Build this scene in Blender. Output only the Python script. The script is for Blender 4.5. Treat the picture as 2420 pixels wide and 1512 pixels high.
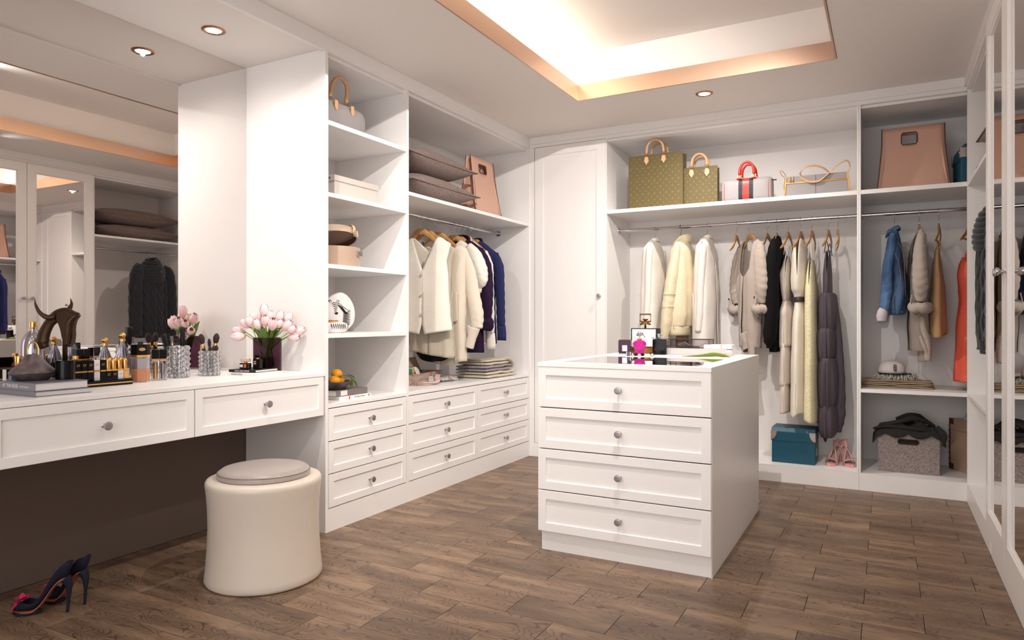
import bpy, bmesh, math, random
from mathutils import Vector, Matrix, noise
PI = math.pi
random.seed(7)
for o in list(bpy.data.objects): bpy.data.objects.remove(o)
SC = bpy.context.scene
COL = SC.collection

# ------------------------------------------------------------------ camera
cam = bpy.data.cameras.new('camera'); camo = bpy.data.objects.new('camera', cam); COL.objects.link(camo)
camo.location = (0, 0, 1.10); camo.rotation_euler = (PI/2, 0, math.radians(28.4))
cam.sensor_fit = 'HORIZONTAL'; cam.sensor_width = 36; cam.lens = 36*1636/2420; cam.clip_start = .05
SC.camera = camo
# ------------------------------------------------------------------ world, exposure
w = bpy.data.worlds.new('daylight'); SC.world = w; w.use_nodes = True
w.node_tree.nodes['Background'].inputs[0].default_value = (1.0, .99, .985, 1)
w.node_tree.nodes['Background'].inputs[1].default_value = 1.6
SC.view_settings.view_transform = 'Standard'; SC.view_settings.look = 'None'
SC.view_settings.exposure = 0.36; SC.view_settings.gamma = 1; SC.view_settings.use_curve_mapping = False
def lamp(name, kind, loc, energy, color, rot=(0,0,0), **kw):
    l = bpy.data.lights.new(name, kind); l.energy = energy; l.color = color
    for k, v in kw.items(): setattr(l, k, v)
    o = bpy.data.objects.new(name, l); COL.objects.link(o); o.location = loc; o.rotation_euler = rot
    return o
FRONT_FILL = lamp('added_front_fill', 'AREA', (-.9, -1.66, 1.45), 24, (1.0, .985, .985), (PI/2, 0, 0), shape='RECTANGLE', size=2.6, size_y=2.1)  # unseen area lamp added behind the camera as front fill, standing for daylight
# x, y, z, watts, aim point or None (adjustable lamps), beam degrees; those outside the view are added to light the room
SPOTS = [(-1.04, 4.55, 2.571, 48, None, 166), (-2.856, 2.254, 2.499, 9, None, 166), (-2.856, 1.0, 2.499, 1, None, 150), (-2.12, 1.82, 2.571, 50, (-2.3, 3.2, .6), 100), (-1.04, .60, 2.571, 12, None, 166),
    (.06, 2.9, 2.571, 40, (-2.2, 4.0, .5), 105), (-.70, 2.35, 2.885, 150, (-2.3, 4.1, 1.1), 118), (-1.35, 1.9, 2.885, 24, (-1.3, 4.1, 1.0), 110), (-1.04, -.6, 2.571, 5, None, 166), (-2.15, .7, 2.571, 3, None, 166)]
WARM = (1.0, .935, .88)

# ------------------------------------------------------------------ helpers
def S(r, g, b):
    f = lambda c: ((c/255+.055)/1.055)**2.4 if c > 10 else c/255/12.92
    return (f(r), f(g), f(b), 1)
MATS = {}
def mat(name, col=(200,200,200), rough=.5, metal=0, **k):
    if name in MATS: return MATS[name]
    m = bpy.data.materials.new(name); m.use_nodes = True; MATS[name] = m
    b = m.node_tree.nodes['Principled BSDF']; c = S(*col)
    b.inputs['Base Color'].default_value = c; b.inputs['Roughness'].default_value = rough; b.inputs['Metallic'].default_value = metal
    if 'trans' in k: b.inputs['Transmission Weight'].default_value = k['trans']
    if 'ior' in k: b.inputs['IOR'].default_value = k['ior']
    if 'emit' in k: b.inputs['Emission Color'].default_value = S(*k.get('ecol', col)); b.inputs['Emission Strength'].default_value = k['emit']
    if 'alpha' in k: b.inputs['Alpha'].default_value = k['alpha']
    if 'coat' in k: b.inputs['Coat Weight'].default_value = k['coat']
    if 'sheen' in k: b.inputs['Sheen Weight'].default_value = k['sheen']
    if 'spec' in k: b.inputs['Specular IOR Level'].default_value = k['spec']
    m.diffuse_color = c
    return m
def nd(m, t, **k):
    n = m.node_tree.nodes.new(t)
    for a, v in k.items():
        if a.startswith('i_'): n.inputs[a[2:].replace('_', ' ')].default_value = v
        else: setattr(n, a, v)
    return n
def lk(m, a, b): m.node_tree.links.new(a, b)
def bsdf(m): return m.node_tree.nodes['Principled BSDF']
def coords(m, scale=(1,1,1)):
    t = nd(m, 'ShaderNodeTexCoord'); p = nd(m, 'ShaderNodeMapping'); p.inputs['Scale'].default_value = scale
    lk(m, t.outputs['Object'], p.inputs['Vector']); return p.outputs['Vector']
def ramp(m, fac, stops):
    r = nd(m, 'ShaderNodeValToRGB'); e = r.color_ramp.elements
    while len(e) < len(stops): e.new(.5)
    for i, (p, c) in enumerate(stops): e[i].position = p; e[i].color = c if len(c) == 4 else S(*c)
    lk(m, fac, r.inputs[0]); return r.outputs[0]
def bump(m, h, strength=.3, dist=.002):
    b = nd(m, 'ShaderNodeBump'); b.inputs['Strength'].default_value = strength; b.inputs['Distance'].default_value = dist
    lk(m, h, b.inputs['Height']); lk(m, b.outputs[0], bsdf(m).inputs['Normal']); return b
def cloth(name, col, scale=(900,900,900), strength=.4, rough=.9, var=.12, kind='noise', col2=None, dist=.0015):
    """woven or knitted fabric: fine relief and slight tone variation"""
    if name in MATS: return MATS[name]
    m = mat(name, col, rough, sheen=.2 if sum(col) > 330 else 0, spec=.5 if sum(col) > 330 else .2)
    v = coords(m, scale)
    if kind == 'knit':
        a = nd(m, 'ShaderNodeTexWave', wave_type='BANDS', bands_direction='DIAGONAL'); a.inputs['Scale'].default_value = 1; a.inputs['Distortion'].default_value = 1.2
        lk(m, v, a.inputs['Vector']); h = a.outputs['Fac']
    elif kind == 'rib':
        a = nd(m, 'ShaderNodeTexWave', wave_type='BANDS', bands_direction='X'); a.inputs['Scale'].default_value = 1; a.inputs['Distortion'].default_value = .8
        lk(m, v, a.inputs['Vector']); h = a.outputs['Fac']
    elif kind == 'voronoi':
        a = nd(m, 'ShaderNodeTexVoronoi'); a.inputs['Scale'].default_value = 1; lk(m, v, a.inputs['Vector']); h = a.outputs['Distance']
    else:
        a = nd(m, 'ShaderNodeTexNoise'); a.inputs['Scale'].default_value = 1; a.inputs['Detail'].default_value = 3
        lk(m, v, a.inputs['Vector']); h = a.outputs['Fac']
    c1 = tuple(max(0, min(255, x*(1-var))) for x in col); c2 = col2 or tuple(max(0, min(255, x*(1+var*.6))) for x in col)
    lk(m, ramp(m, h, [(.3, c1), (.7, c2)]), bsdf(m).inputs['Base Color'])
    bump(m, h, strength, dist)
    return m

def mesh_obj(name, bm, m, parent=None, world=False, smooth=False, angle=None, loc=None):
    me = bpy.data.meshes.new(name)
    bmesh.ops.recalc_face_normals(bm, faces=bm.faces)
    if smooth:
        for f in bm.faces: f.smooth = True
    bm.to_mesh(me); bm.free()
    if isinstance(m, (list, tuple)):
        for x in m: me.materials.append(x)
    elif m: me.materials.append(m)
    o = bpy.data.objects.new(name, me); COL.objects.link(o)
    if parent is not None:
        o.parent = parent
        if world: me.transform(world_inv(parent))
    if loc: o.location = loc
    if smooth and angle:
        me.set_sharp_from_angle(angle=math.radians(angle))
    return o
def lmat(o): return Matrix.Translation(o.location) @ o.rotation_euler.to_matrix().to_4x4() @ Matrix.Diagonal((*o.scale, 1))
def world_inv(p):
    M = lmat(p)
    while p.parent: p = p.parent; M = lmat(p) @ M
    return M.inverted()
def thing(name, label, cat, loc=(0,0,0), rz=0, group=None):
    o = bpy.data.objects.new(name, None); COL.objects.link(o); o.location = loc; o.rotation_euler = (0, 0, rz)
    o.empty_display_size = .05; return tag(o, label, cat, group)
def tag(o, label, cat, group=None):
    o['label'] = label; o['category'] = cat
    if group: o['group'] = group
    return o
def struct(o): o['kind'] = 'structure'; return o
def copy_tree(o, label=None, group=None, loc=None, rz=None, parent=None):
    c = o.copy(); COL.objects.link(c)
    if parent: c.parent = parent
    for ch in o.children: copy_tree(ch, parent=c)
    if label: c['label'] = label
    if group: c['group'] = group
    if loc: c.location = loc
    if rz is not None: c.rotation_euler = (c.rotation_euler[0], c.rotation_euler[1], rz)
    return c

def box(bm, x0, x1, y0, y1, z0, z1, bev=0, M=None, seg=1):
    x0, x1 = min(x0,x1), max(x0,x1); y0, y1 = min(y0,y1), max(y0,y1); z0, z1 = min(z0,z1), max(z0,z1)
    t = bmesh.new() if bev else bm
    vs = [t.verts.new(p) for p in ((x0,y0,z0),(x1,y0,z0),(x1,y1,z0),(x0,y1,z0),(x0,y0,z1),(x1,y0,z1),(x1,y1,z1),(x0,y1,z1))]
    for f in ((0,3,2,1),(4,5,6,7),(0,1,5,4),(1,2,6,5),(2,3,7,6),(3,0,4,7)): t.faces.new([vs[i] for i in f])
    if bev:
        bmesh.ops.bevel(t, geom=list(t.edges), offset=bev, segments=seg, affect='EDGES', clamp_overlap=True)
        if M: bmesh.ops.transform(t, matrix=M, verts=t.verts)
        join(bm, t)
    elif M: bmesh.ops.transform(bm, matrix=M, verts=vs)
    return bm
def join(bm, t):
    mp = {}
    for v in t.verts: mp[v] = bm.verts.new(v.co)
    for f in t.faces:
        try:
            g = bm.faces.new([mp[v] for v in f.verts]); g.smooth = f.smooth; g.material_index = f.material_index
        except ValueError: pass
    t.free(); return bm
def B(*a, **k):
    bm = bmesh.new(); return box(bm, *a, **k)
def lathe(bm, prof, seg=32, c=(0,0,0), sx=1, sy=1, flute=None, M=None, cap=True):
    rings = []
    for r, z in prof:
        ring = []
        for i in range(seg):
            a = 2*PI*i/seg; rr = r*(flute(a, z) if flute else 1)
            ring.append(bm.verts.new((c[0]+rr*math.cos(a)*sx, c[1]+rr*math.sin(a)*sy, c[2]+z)))
        rings.append(ring)
    for a, b in zip(rings, rings[1:]):
        for i in range(seg): bm.faces.new((a[i], a[(i+1)%seg], b[(i+1)%seg], b[i]))
    if cap:
        bm.faces.new(rings[0][::-1]); bm.faces.new(rings[-1])
    if M: bmesh.ops.transform(bm, matrix=M, verts=[v for r in rings for v in r])
    return bm
def L(*a, **k): return lathe(bmesh.new(), *a, **k)
def catmull(pts, n=6):
    pts = [Vector(p) for p in pts]
    if len(pts) < 3: return pts
    P = [pts[0]*2-pts[1]] + pts + [pts[-1]*2-pts[-2]]; out = []
    for i in range(1, len(P)-2):
        for k in range(n):
            t = k/n
            out.append(.5*((2*P[i])+(-P[i-1]+P[i+1])*t+(2*P[i-1]-5*P[i]+4*P[i+1]-P[i+2])*t*t+(-P[i-1]+3*P[i]-3*P[i+1]+P[i+2])*t**3))
    out.append(pts[-1]); return out
def tube(bm, pts, r, seg=8, smooth=0, flat=1, up=None, closed=False, cap=True, rf=None, flatv=1):
    """round or flattened tube along a path; r = number or per-control-point list"""
    n0 = len(pts)
    if smooth:
        path = catmull(pts, smooth)
        rs = [r]*len(path) if not isinstance(r, (list, tuple)) else [r[min(int(i/smooth), n0-1)]+(r[min(int(i/smooth)+1, n0-1)]-r[min(int(i/smooth), n0-1)])*((i/smooth)%1) for i in range(len(path))]
    else:
        path = [Vector(p) for p in pts]; rs = [r]*n0 if not isinstance(r, (list, tuple)) else list(r)
    rings = []; prev = None; N = len(path)
    for i, p in enumerate(path):
        if closed: d = path[(i+1)%N]-path[i-1]
        else: d = path[min(i+1, N-1)]-path[max(i-1, 0)]
        d.normalize()
        if up is not None: a = Vector(up)
        elif prev is None: a = Vector((0,0,1)) if abs(d.z) < .9 else Vector((1,0,0))
        else: a = prev
        u = a - d*a.dot(d)
        if u.length < 1e-5: u = d.orthogonal()
        u.normalize(); prev = u; v = d.cross(u)
        ring = []
        for k in range(seg):
            t = 2*PI*k/seg; q = rf(i/(N-1), t) if rf else 1
            ring.append(bm.verts.new(p + u*math.cos(t)*rs[i]*flat*q + v*math.sin(t)*rs[i]*q*flatv))
        rings.append(ring)
    for a, b in zip(rings, rings[1:] + ([rings[0]] if closed else [])):
        for k in range(seg): bm.faces.new((a[k], a[(k+1)%seg], b[(k+1)%seg], b[k]))
    if cap and not closed: bm.faces.new(rings[0][::-1]); bm.faces.new(rings[-1])
    return bm
def TB(*a, **k): return tube(bmesh.new(), *a, **k)
def xf(bm, M): bmesh.ops.transform(bm, matrix=M, verts=bm.verts); return bm
def RZ(a): return Matrix.Rotation(a, 4, 'Z')
def TR(x, y, z): return Matrix.Translation((x, y, z))
def prism(bm, poly, h0, h1, axis='z', bev=0):
    """extruded outline; poly in (a,b); axis is the extrusion direction"""
    def P(a, b, h): return {'z': (a,b,h), 'y': (a,h,b), 'x': (h,a,b)}[axis]
    t = bmesh.new()
    lo = [t.verts.new(P(a,b,h0)) for a,b in poly]; hi = [t.verts.new(P(a,b,h1)) for a,b in poly]; n = len(poly)
    t.faces.new(lo); t.faces.new(hi[::-1])
    for i in range(n): t.faces.new((lo[i], lo[(i+1)%n], hi[(i+1)%n], hi[i]))
    bmesh.ops.recalc_face_normals(t, faces=t.faces)
    if bev: bmesh.ops.bevel(t, geom=list(t.edges), offset=bev, segments=2, affect='EDGES', clamp_overlap=True)
    return join(bm, t)
def rrect(w, h, r, n=4):
    out = []
    for cx, cy, a0 in ((w/2-r,h/2-r,0),(-w/2+r,h/2-r,90),(-w/2+r,-h/2+r,180),(w/2-r,-h/2+r,270)):
        for i in range(n+1):
            a = math.radians(a0+90*i/n); out.append((cx+r*math.cos(a), cy+r*math.sin(a)))
    return out
def text_obj(name, s, size, m, parent, M, ext=.0004, font_align='CENTER', bold=0, sx=1):
    cu = bpy.data.curves.new(name, 'FONT'); cu.body = s; cu.size = size; cu.extrude = ext; cu.align_x = font_align; cu.align_y = 'CENTER'; cu.offset = bold
    cu.resolution_u = 2
    o = bpy.data.objects.new(name, cu); COL.objects.link(o)
    me = bpy.data.meshes.new_from_object(o); bpy.data.objects.remove(o)
    me.transform(Matrix.Diagonal((sx,1,1,1))); me.transform(M); me.materials.append(m)
    o = bpy.data.objects.new(name, me); COL.objects.link(o); o.parent = parent
    return o
# text lies in XY facing +Z; these turn it upright
UP_FACE_NEGY = Matrix.Rotation(PI/2, 4, 'X')      # reads from -Y side
UP_FACE_X = Matrix.Rotation(PI/2, 4, 'Z') @ Matrix.Rotation(PI/2, 4, 'X')   # reads from +X side

# ------------------------------------------------------------------ materials
M_white = mat('white_lacquer', (243, 240, 238), .32, spec=.4)
M_panel = mat('white_board', (240, 236, 234), .5)
M_ceil = mat('ceiling_paint', (240, 234, 229), .6)
M_gap = mat('dark_gap', (40, 36, 36), .8)
M_chrome = mat('chrome', (205, 202, 205), .12, 1)
M_knob = mat('knob_metal', (186, 180, 184), .38, 1)
M_copper = mat('copper_leaf', (202, 170, 148), .30, 1)
M_gold = mat('polished_gold', (226, 178, 110), .14, 1)
M_mirror = mat('mirror_silver', (228, 224, 222), .01, 1)
M_black = mat('gloss_black', (10, 8, 10), .16, spec=.2)
M_blackm = mat('matte_black', (22, 20, 22), .6)
M_glass = mat('clear_glass', (245, 245, 248), .02, trans=1, ior=1.45)
M_tan = mat('tan_leather', (216, 168, 122), .45)
M_hwood = mat('hanger_wood', (196, 146, 92), .35)
v = coords(M_hwood, (30, 30, 4)); n = nd(M_hwood, 'ShaderNodeTexNoise'); lk(M_hwood, v, n.inputs['Vector']); n.inputs['Scale'].default_value = 1
lk(M_hwood, ramp(M_hwood, n.outputs['Fac'], [(.3, (176,124,74)), (.7, (206,158,104))]), bsdf(M_hwood).inputs['Base Color'])
# ================================================================== the room
XL, YB, XR, ZC = -2.545, 5.006, .43, 2.571
XM = -3.13
# floor: planks 0.396 x 0.18 in rows along X, joints staggered by half
M_plank = mat('oak_plank', (120, 92, 72), .42)
def plank_mat(m):
    oi = nd(m, 'ShaderNodeObjectInfo'); tc = nd(m, 'ShaderNodeTexCoord')
    mul = nd(m, 'ShaderNodeMath', operation='MULTIPLY'); mul.inputs[1].default_value = 37.0; lk(m, oi.outputs['Random'], mul.inputs[0])
    cmb = nd(m, 'ShaderNodeCombineXYZ'); lk(m, mul.outputs[0], cmb.inputs[0]); lk(m, mul.outputs[0], cmb.inputs[1])
    add = nd(m, 'ShaderNodeVectorMath', operation='ADD'); lk(m, tc.outputs['Object'], add.inputs[0]); lk(m, cmb.outputs[0], add.inputs[1])
    mp = nd(m, 'ShaderNodeMapping'); mp.inputs['Scale'].default_value = (3.0, 9.0, 1); lk(m, add.outputs[0], mp.inputs[0])
    n1 = nd(m, 'ShaderNodeTexNoise'); n1.inputs['Scale'].default_value = 1; n1.inputs['Detail'].default_value = 1.6; n1.inputs['Roughness'].default_value = .45
    lk(m, mp.outputs[0], n1.inputs['Vector'])
    k = nd(m, 'ShaderNodeMath', operation='MULTIPLY'); k.inputs[1].default_value = 26.0; lk(m, n1.outputs['Fac'], k.inputs[0])
    fr = nd(m, 'ShaderNodeMath', operation='FRACT'); lk(m, k.outputs[0], fr.inputs[0])
    mp2 = nd(m, 'ShaderNodeMapping'); mp2.inputs['Scale'].default_value = (14, 260, 1); lk(m, add.outputs[0], mp2.inputs[0])
    n2 = nd(m, 'ShaderNodeTexNoise'); n2.inputs['Scale'].default_value = 1; n2.inputs['Detail'].default_value = 3; lk(m, mp2.outputs[0], n2.inputs['Vector'])
    mp3 = nd(m, 'ShaderNodeMapping'); mp3.inputs['Scale'].default_value = (2, 11, 1); lk(m, add.outputs[0], mp3.inputs[0])
    n3 = nd(m, 'ShaderNodeTexNoise'); n3.inputs['Scale'].default_value = 1; n3.inputs['Detail'].default_value = 2; lk(m, mp3.outputs[0], n3.inputs['Vector'])
    ln = ramp(m, fr.outputs[0], [(0, (.9,.9,.9,1)), (.10, (1,1,1,1)), (.24, (.12,.12,.12,1)), (1, (0,0,0,1))])
    msk = nd(m, 'ShaderNodeMapRange'); msk.inputs[1].default_value = .36; msk.inputs[2].default_value = .50; lk(m, n3.outputs['Fac'], msk.inputs[0])
    lm = nd(m, 'ShaderNodeMath', operation='MULTIPLY'); lk(m, ln, lm.inputs[0]); lk(m, msk.outputs[0], lm.inputs[1])
    base = ramp(m, n3.outputs['Fac'], [(.3, (158,131,106)), (.52, (136,111,90)), (.75, (110,88,72))])
    fine = nd(m, 'ShaderNodeMix', data_type='RGBA', blend_type='MULTIPLY'); fine.inputs[0].default_value = .55
    lk(m, base, fine.inputs[6]); lk(m, ramp(m, n2.outputs['Fac'], [(.35, (150,140,134)), (.6, (255,255,255))]), fine.inputs[7])
    dk = nd(m, 'ShaderNodeMix', data_type='RGBA'); lk(m, fine.outputs[2], dk.inputs[6]); dk.inputs[7].default_value = S(66, 46, 36)
    sc = nd(m, 'ShaderNodeMath', operation='MULTIPLY'); sc.inputs[1].default_value = .8; lk(m, lm.outputs[0], sc.inputs[0]); lk(m, sc.outputs[0], dk.inputs[0])
    hv = nd(m, 'ShaderNodeHueSaturation'); lk(m, dk.outputs[2], hv.inputs['Color'])
    mr = nd(m, 'ShaderNodeMapRange'); mr.inputs[3].default_value = .82; mr.inputs[4].default_value = 1.16; lk(m, oi.outputs['Random'], mr.inputs[0]); lk(m, mr.outputs[0], hv.inputs['Value'])
    lk(m, hv.outputs[0], bsdf(m).inputs['Base Color'])
    bump(m, sc.outputs[0], .25, -.0012)
plank_mat(M_plank)
fl = struct(mesh_obj('floor', B(-3.2, 1.05, -1.7, 5.65, -.06, -.012), mat('floor_screed', (30, 22, 18), .9)))
PW, PL, X0, Y0 = .1797, .396, -.275, 2.645
pm = None; far = bmesh.new()
xmin, xmax = -3.13, .43
for k in range(-24, 14):
    y0 = Y0 + PW*k; off = X0 + (0 if k % 2 else PL/2)
    if y0 + PW < -1.6 or y0 > 5.02: continue
    j = math.floor((xmin-off)/PL)
    while off + j*PL < xmax:
        a, b = off + j*PL, off + (j+1)*PL; j += 1
        a2, b2 = max(a, xmin), min(b, xmax); y1 = min(y0+PW, 5.1)
        if b2-a2 < .02: continue
        if y0 < .95 or (y0 < 2.4 and b2 > -.35 and y0 < 2.0):
            box(far, a2+.0008, b2-.0008, y0+.0008, y1-.0008, -.014, 0, bev=.0012); continue
        if (b2-a2) > PL-.001 and y1-y0 > PW-.001:
            if pm is None: pm = B(-PL/2+.0010, PL/2-.0010, -PW/2+.0010, PW/2-.0010, -.014, 0, bev=.0005); o = mesh_obj('plank', pm, M_plank, fl); pm = o.data
            else: o = bpy.data.objects.new('plank', pm); COL.objects.link(o); o.parent = fl
        else:
            o = mesh_obj('plank', B(-(b2-a2)/2+.0010, (b2-a2)/2-.0010, -(y1-y0)/2+.0010, (y1-y0)/2-.0010, -.014, 0, bev=.0005), M_plank, fl)
        o.location = ((a2+b2)/2, (y0+y1)/2, 0)
o = mesh_obj('plank_field', far, M_plank, fl); o['kind'] = 'stuff'

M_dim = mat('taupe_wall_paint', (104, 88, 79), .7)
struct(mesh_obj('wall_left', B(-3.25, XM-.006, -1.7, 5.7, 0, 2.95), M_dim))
struct(mesh_obj('wall_back', B(XM-.006, 1.1, 5.58, 5.7, 0, 2.95), M_panel))
struct(mesh_obj('wall_right', B(1.0, 1.1, -1.7, 5.58, 0, 2.95), M_panel))
wf = bmesh.new()
box(wf, XM-.006, -2.2, -1.72, -1.6, 0, 2.95); box(wf, .4, 1.0, -1.72, -1.6, 0, 2.95); box(wf, -2.2, .4, -1.72, -1.6, 0, .4); box(wf, -2.2, .4, -1.72, -1.6, 2.5, 2.95)
struct(mesh_obj('wall_front', wf, M_panel))
wn = bmesh.new()
for a in ((-2.2,.4,.4,.46),(-2.2,.4,2.44,2.5),(-2.2,-2.14,.46,2.44),(.34,.4,.46,2.44),(-.93,-.87,.46,2.44)): box(wn, a[0], a[1], -1.64, -1.6, a[2], a[3])
struct(mesh_obj('added_window', wn, M_white))  # unseen window added behind the camera to let fill light in
# blocks that close the left side in front of the alcove and the right side nearer than the mirrored doors
struct(mesh_obj('wall_left', B(XM, XL, -1.6, .30, 0, ZC), M_panel))
struct(mesh_obj('wall_right', B(.43, 1.0, -1.6, 2.75, 0, ZC), M_panel))

# ceiling with recessed tray: opening x -1.815..-.255, y .9..4.285
TX0, TX1, TY0, TY1 = -1.815, -.255, .9, 4.285
bm = bmesh.new()
CT = 2.64
box(bm, XL-.6, TX0-.012, -1.6, 5.58, ZC, CT); box(bm, TX1+.012, 1.0, -1.6, 5.58, ZC, CT)
box(bm, TX0-.012, TX1+.012, -1.6, TY0-.012, ZC, CT); box(bm, TX0-.012, TX1+.012, TY1+.012, 5.58, ZC, CT)
# upper tray: walls a little outside the copper rim, lid
e = .075; L_ = .20
UX0, UX1, UY0, UY1, ZU = TX0-L_, TX1+.03, TY0-.03, TY1+.03, 2.885
box(bm, UX0-.03, UX1+.03, UY1, UY1+.03, CT, ZU); box(bm, UX0-.03, UX1+.03, UY0-.03, UY0, CT, ZU)
box(bm, UX0-.03, UX0, UY0, UY1, CT, ZU); box(bm, UX1, UX1+.03, UY0, UY1, CT, ZU)
box(bm, UX0-.03, UX1+.03, UY0-.03, UY1+.03, ZU, ZU+.03)
struct(mesh_obj('ceiling', bm, M_ceil))
# copper-leaf band around the opening
bm = bmesh.new()
zb, zt2, th = ZC-.004, 2.671, .010
box(bm, TX0-th, TX0, TY0-th, TY1+th, zb, zt2); box(bm, TX1, TX1+th, TY0-th, TY1+th, zb, zt2)
box(bm, TX0, TX1, TY1, TY1+th, zb, zt2); box(bm, TX0, TX1, TY0-th, TY0, zb, zt2)
struct(mesh_obj('trim_1', bm, M_copper))
# LED strip lying in the cove behind the left copper band
strip = tag(mesh_obj('cove_light_strip', B(TX0-.15, TX0-.05, TY0+.1, TY1-.03, CT, CT+.012), mat('led_strip', (255, 238, 205), .5, emit=7.5, ecol=(255, 243, 226))),
    'warm light strip hidden in the ceiling recess behind the copper band', 'light')
# soffit over dressing alcove
struct(mesh_obj('ceiling', B(XM, XL, .30, 2.683, 2.499, ZC), M_ceil))
# cornice boards: left, back, right (top board proud of the carcass edge by 1 cm)
struct(mesh_obj('trim_2', B(XL-.02, XL+.004, .30, YB, 2.489, ZC, bev=.001), M_white))
bm = bmesh.new(); box(bm, XL+.004, XR-.012, YB-.012, YB+.02, 2.515, ZC, bev=.001); box(bm, XL+.004, XR, YB-.004, YB+.02, 2.489, 2.515, bev=.001)
struct(mesh_obj('trim_3', bm, M_white))
bm = bmesh.new(); box(bm, XR-.012, XR+.02, -1.6, YB-.012, 2.515, ZC, bev=.001); box(bm, XR-.004, XR+.02, -1.6, YB-.004, 2.489, 2.515, bev=.001)
struct(mesh_obj('trim_4', bm, M_white))

# ------------------------------------------------------------------ downlights
M_ring = mat('downlight_ring', (176, 122, 92), .2, 1); M_disc = mat('lamp_disc', (255,250,242), .5, emit=9, ecol=(255,246,232))
def downlight(x, y, z, e, label, aim=None, beam=166):
    t = thing('downlight', label, 'ceiling light', (x, y, z), group='recessed downlights')
    mesh_obj('ring', L([(.036,-.001),(.040,-.006),(.050,-.006),(.055,-.003),(.055,0),(.036,0)], 40), M_ring, t, smooth=True, angle=40)
    mesh_obj('lens', L([(.0355,-.0035),(.0355,0)], 32), M_disc, t)
    rot = (Vector(aim)-Vector((x, y, z))).to_track_quat('-Z', 'Y').to_euler() if aim else (0,0,0)
    s = lamp('downlight_lamp', 'SPOT', (0, 0, -.014), e, WARM, rot, spot_size=math.radians(beam), spot_blend=.9, shadow_soft_size=.012); s.parent = t
lab = {0: 'small round recessed downlight between ceiling tray and back wardrobe', 1: 'copper ringed downlight in the soffit above the dressing table'}
for i, (x, y, z, e, aim, beam) in enumerate(SPOTS): downlight(x, y, z, e, lab.get(i, 'downlight added in the ceiling outside the view to light the room, %s' % ('over the dressing table end','near the left wall by the window','between the window and the tray','beside the mirrored doors','inside the ceiling tray nearer the right side','inside the ceiling tray nearer the left side','ahead of the window','in the left corner by the window')[i-2]), aim, beam)

# ------------------------------------------------------------------ fronts and knobs
def shaker(w, h, m=.068, t=.019, d=.007):
    """frame-and-panel front: x 0..w, z 0..h, front face at y=0, thickness towards +y"""
    bm = bmesh.new(); b = .0012
    o = [(0,0),(w,0),(w,h),(0,h)]; i1 = [(m,m),(w-m,m),(w-m,h-m),(m,h-m)]
    V = lambda p, y: bm.verts.new((p[0], y, p[1]))
    of = [V((x+(b if x == 0 else -b), z+(b if z == 0 else -b)), 0) for x, z in o]; os_ = [V(p, b) for p in o]; ob = [V(p, t) for p in o]
    inf = [V(p, 0) for p in i1]; e2 = .002
    inb = [V((x+(e2 if x < w/2 else -e2), z+(e2 if z < h/2 else -e2)), d) for x, z in i1]
    for k in range(4):
        n = (k+1) % 4
        bm.faces.new((of[k], of[n], inf[n], inf[k])); bm.faces.new((inf[k], inf[n], inb[n], inb[k]))
        bm.faces.new((os_[k], os_[n], of[n], of[k])); bm.faces.new((ob[k], ob[n], os_[n], os_[k]))
    bm.faces.new(inb); bm.faces.new(ob[::-1]); return bm
KN = None
def knob(parent, M, big=1.0):
    global KN
    if KN is None:
        bm = L([(.009,0),(.009,.002),(.0055,.005),(.005,.016),(.010,.021),(.0155,.025),(.0165,.029),(.0155,.033),(.011,.034)], 20)
        for a in range(-2, 3):
            box(bm, a*.0042-.0014, a*.0042+.0014, -.009, .009, .0338, .0346)
        KN = mesh_obj('knob', xf(bm, Matrix.Rotation(PI/2, 4, 'X')), M_knob, smooth=True, angle=35); o = KN
    else:
        o = bpy.data.objects.new('knob', KN.data); COL.objects.link(o)
    o.parent = parent; o.matrix_local = M; return o
def front(name, parent, w, h, M, m=.068, kn=None, t=.019, knb=True):
    """M places the front in the world; the knob is its sub-part"""
    o = mesh_obj(name, xf(shaker(w, h, m, t), M), M_white, parent, world=True)
    if knb:
        c = kn or (w/2, h/2)
        knob(o, world_inv(o) @ M @ TR(c[0], 0.007 if not kn else 0, c[1]))
    return o
def FX(x, y, z): return TR(x, y, z) @ RZ(PI/2)      # faces +X, width runs +Y
def FY(x, y, z): return TR(x, y, z)                 # faces -Y, width runs +X
def FNX(x, y, z): return TR(x, y, z) @ RZ(-PI/2)    # faces -X, width runs -Y

def part(name, parent, *a, m=None, **k): return mesh_obj(name, B(*a, **k), m or M_white, parent, world=True)
def gapback(parent, *a): return mesh_obj('gap_backing', B(*a), M_gap, parent, world=True)
P = .021
# ---- bay A: open shelves over three drawers, its near side is the alcove's end
A = thing('shelf_cabinet', 'tall narrow white cabinet of open shelves over three drawers beside the dressing table', 'cabinet', (-2.84, 2.683, 0))
xb = XM + .004
part('side_panel', A, XM-.002, XL, 2.683, 2.704, 0, 2.499)
part('side_panel', A, xb, XL, 3.371, 3.381, 0, 2.489)
part('back_panel', A, xb, xb+.012, 2.704, 3.371, .66, 2.489, m=M_panel)
part('top_panel', A, xb, XL-.02, 2.704, 3.371, 2.470, 2.489)
part('plinth', A, XL-.03, XL, 2.704, 3.371, 0, .118)
part('worktop', A, xb+.012, XL, 2.704, 3.371, .642, .662, bev=.001)
for a, b in ((2.115,2.139),(1.742,1.764),(1.370,1.392),(1.006,1.030)): part('shelf', A, xb+.012, XL-.002, 2.704, 3.371, a, b, bev=.001)
gapback(A, XL-.03, XL-.016, 2.704, 3.371, .118, .642)
for z0, z1 in ((.123,.295),(.300,.465),(.470,.637)): front('drawer', A, .660, z1-z0, FX(XL+.001, 2.7075, z0), m=.038)
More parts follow.
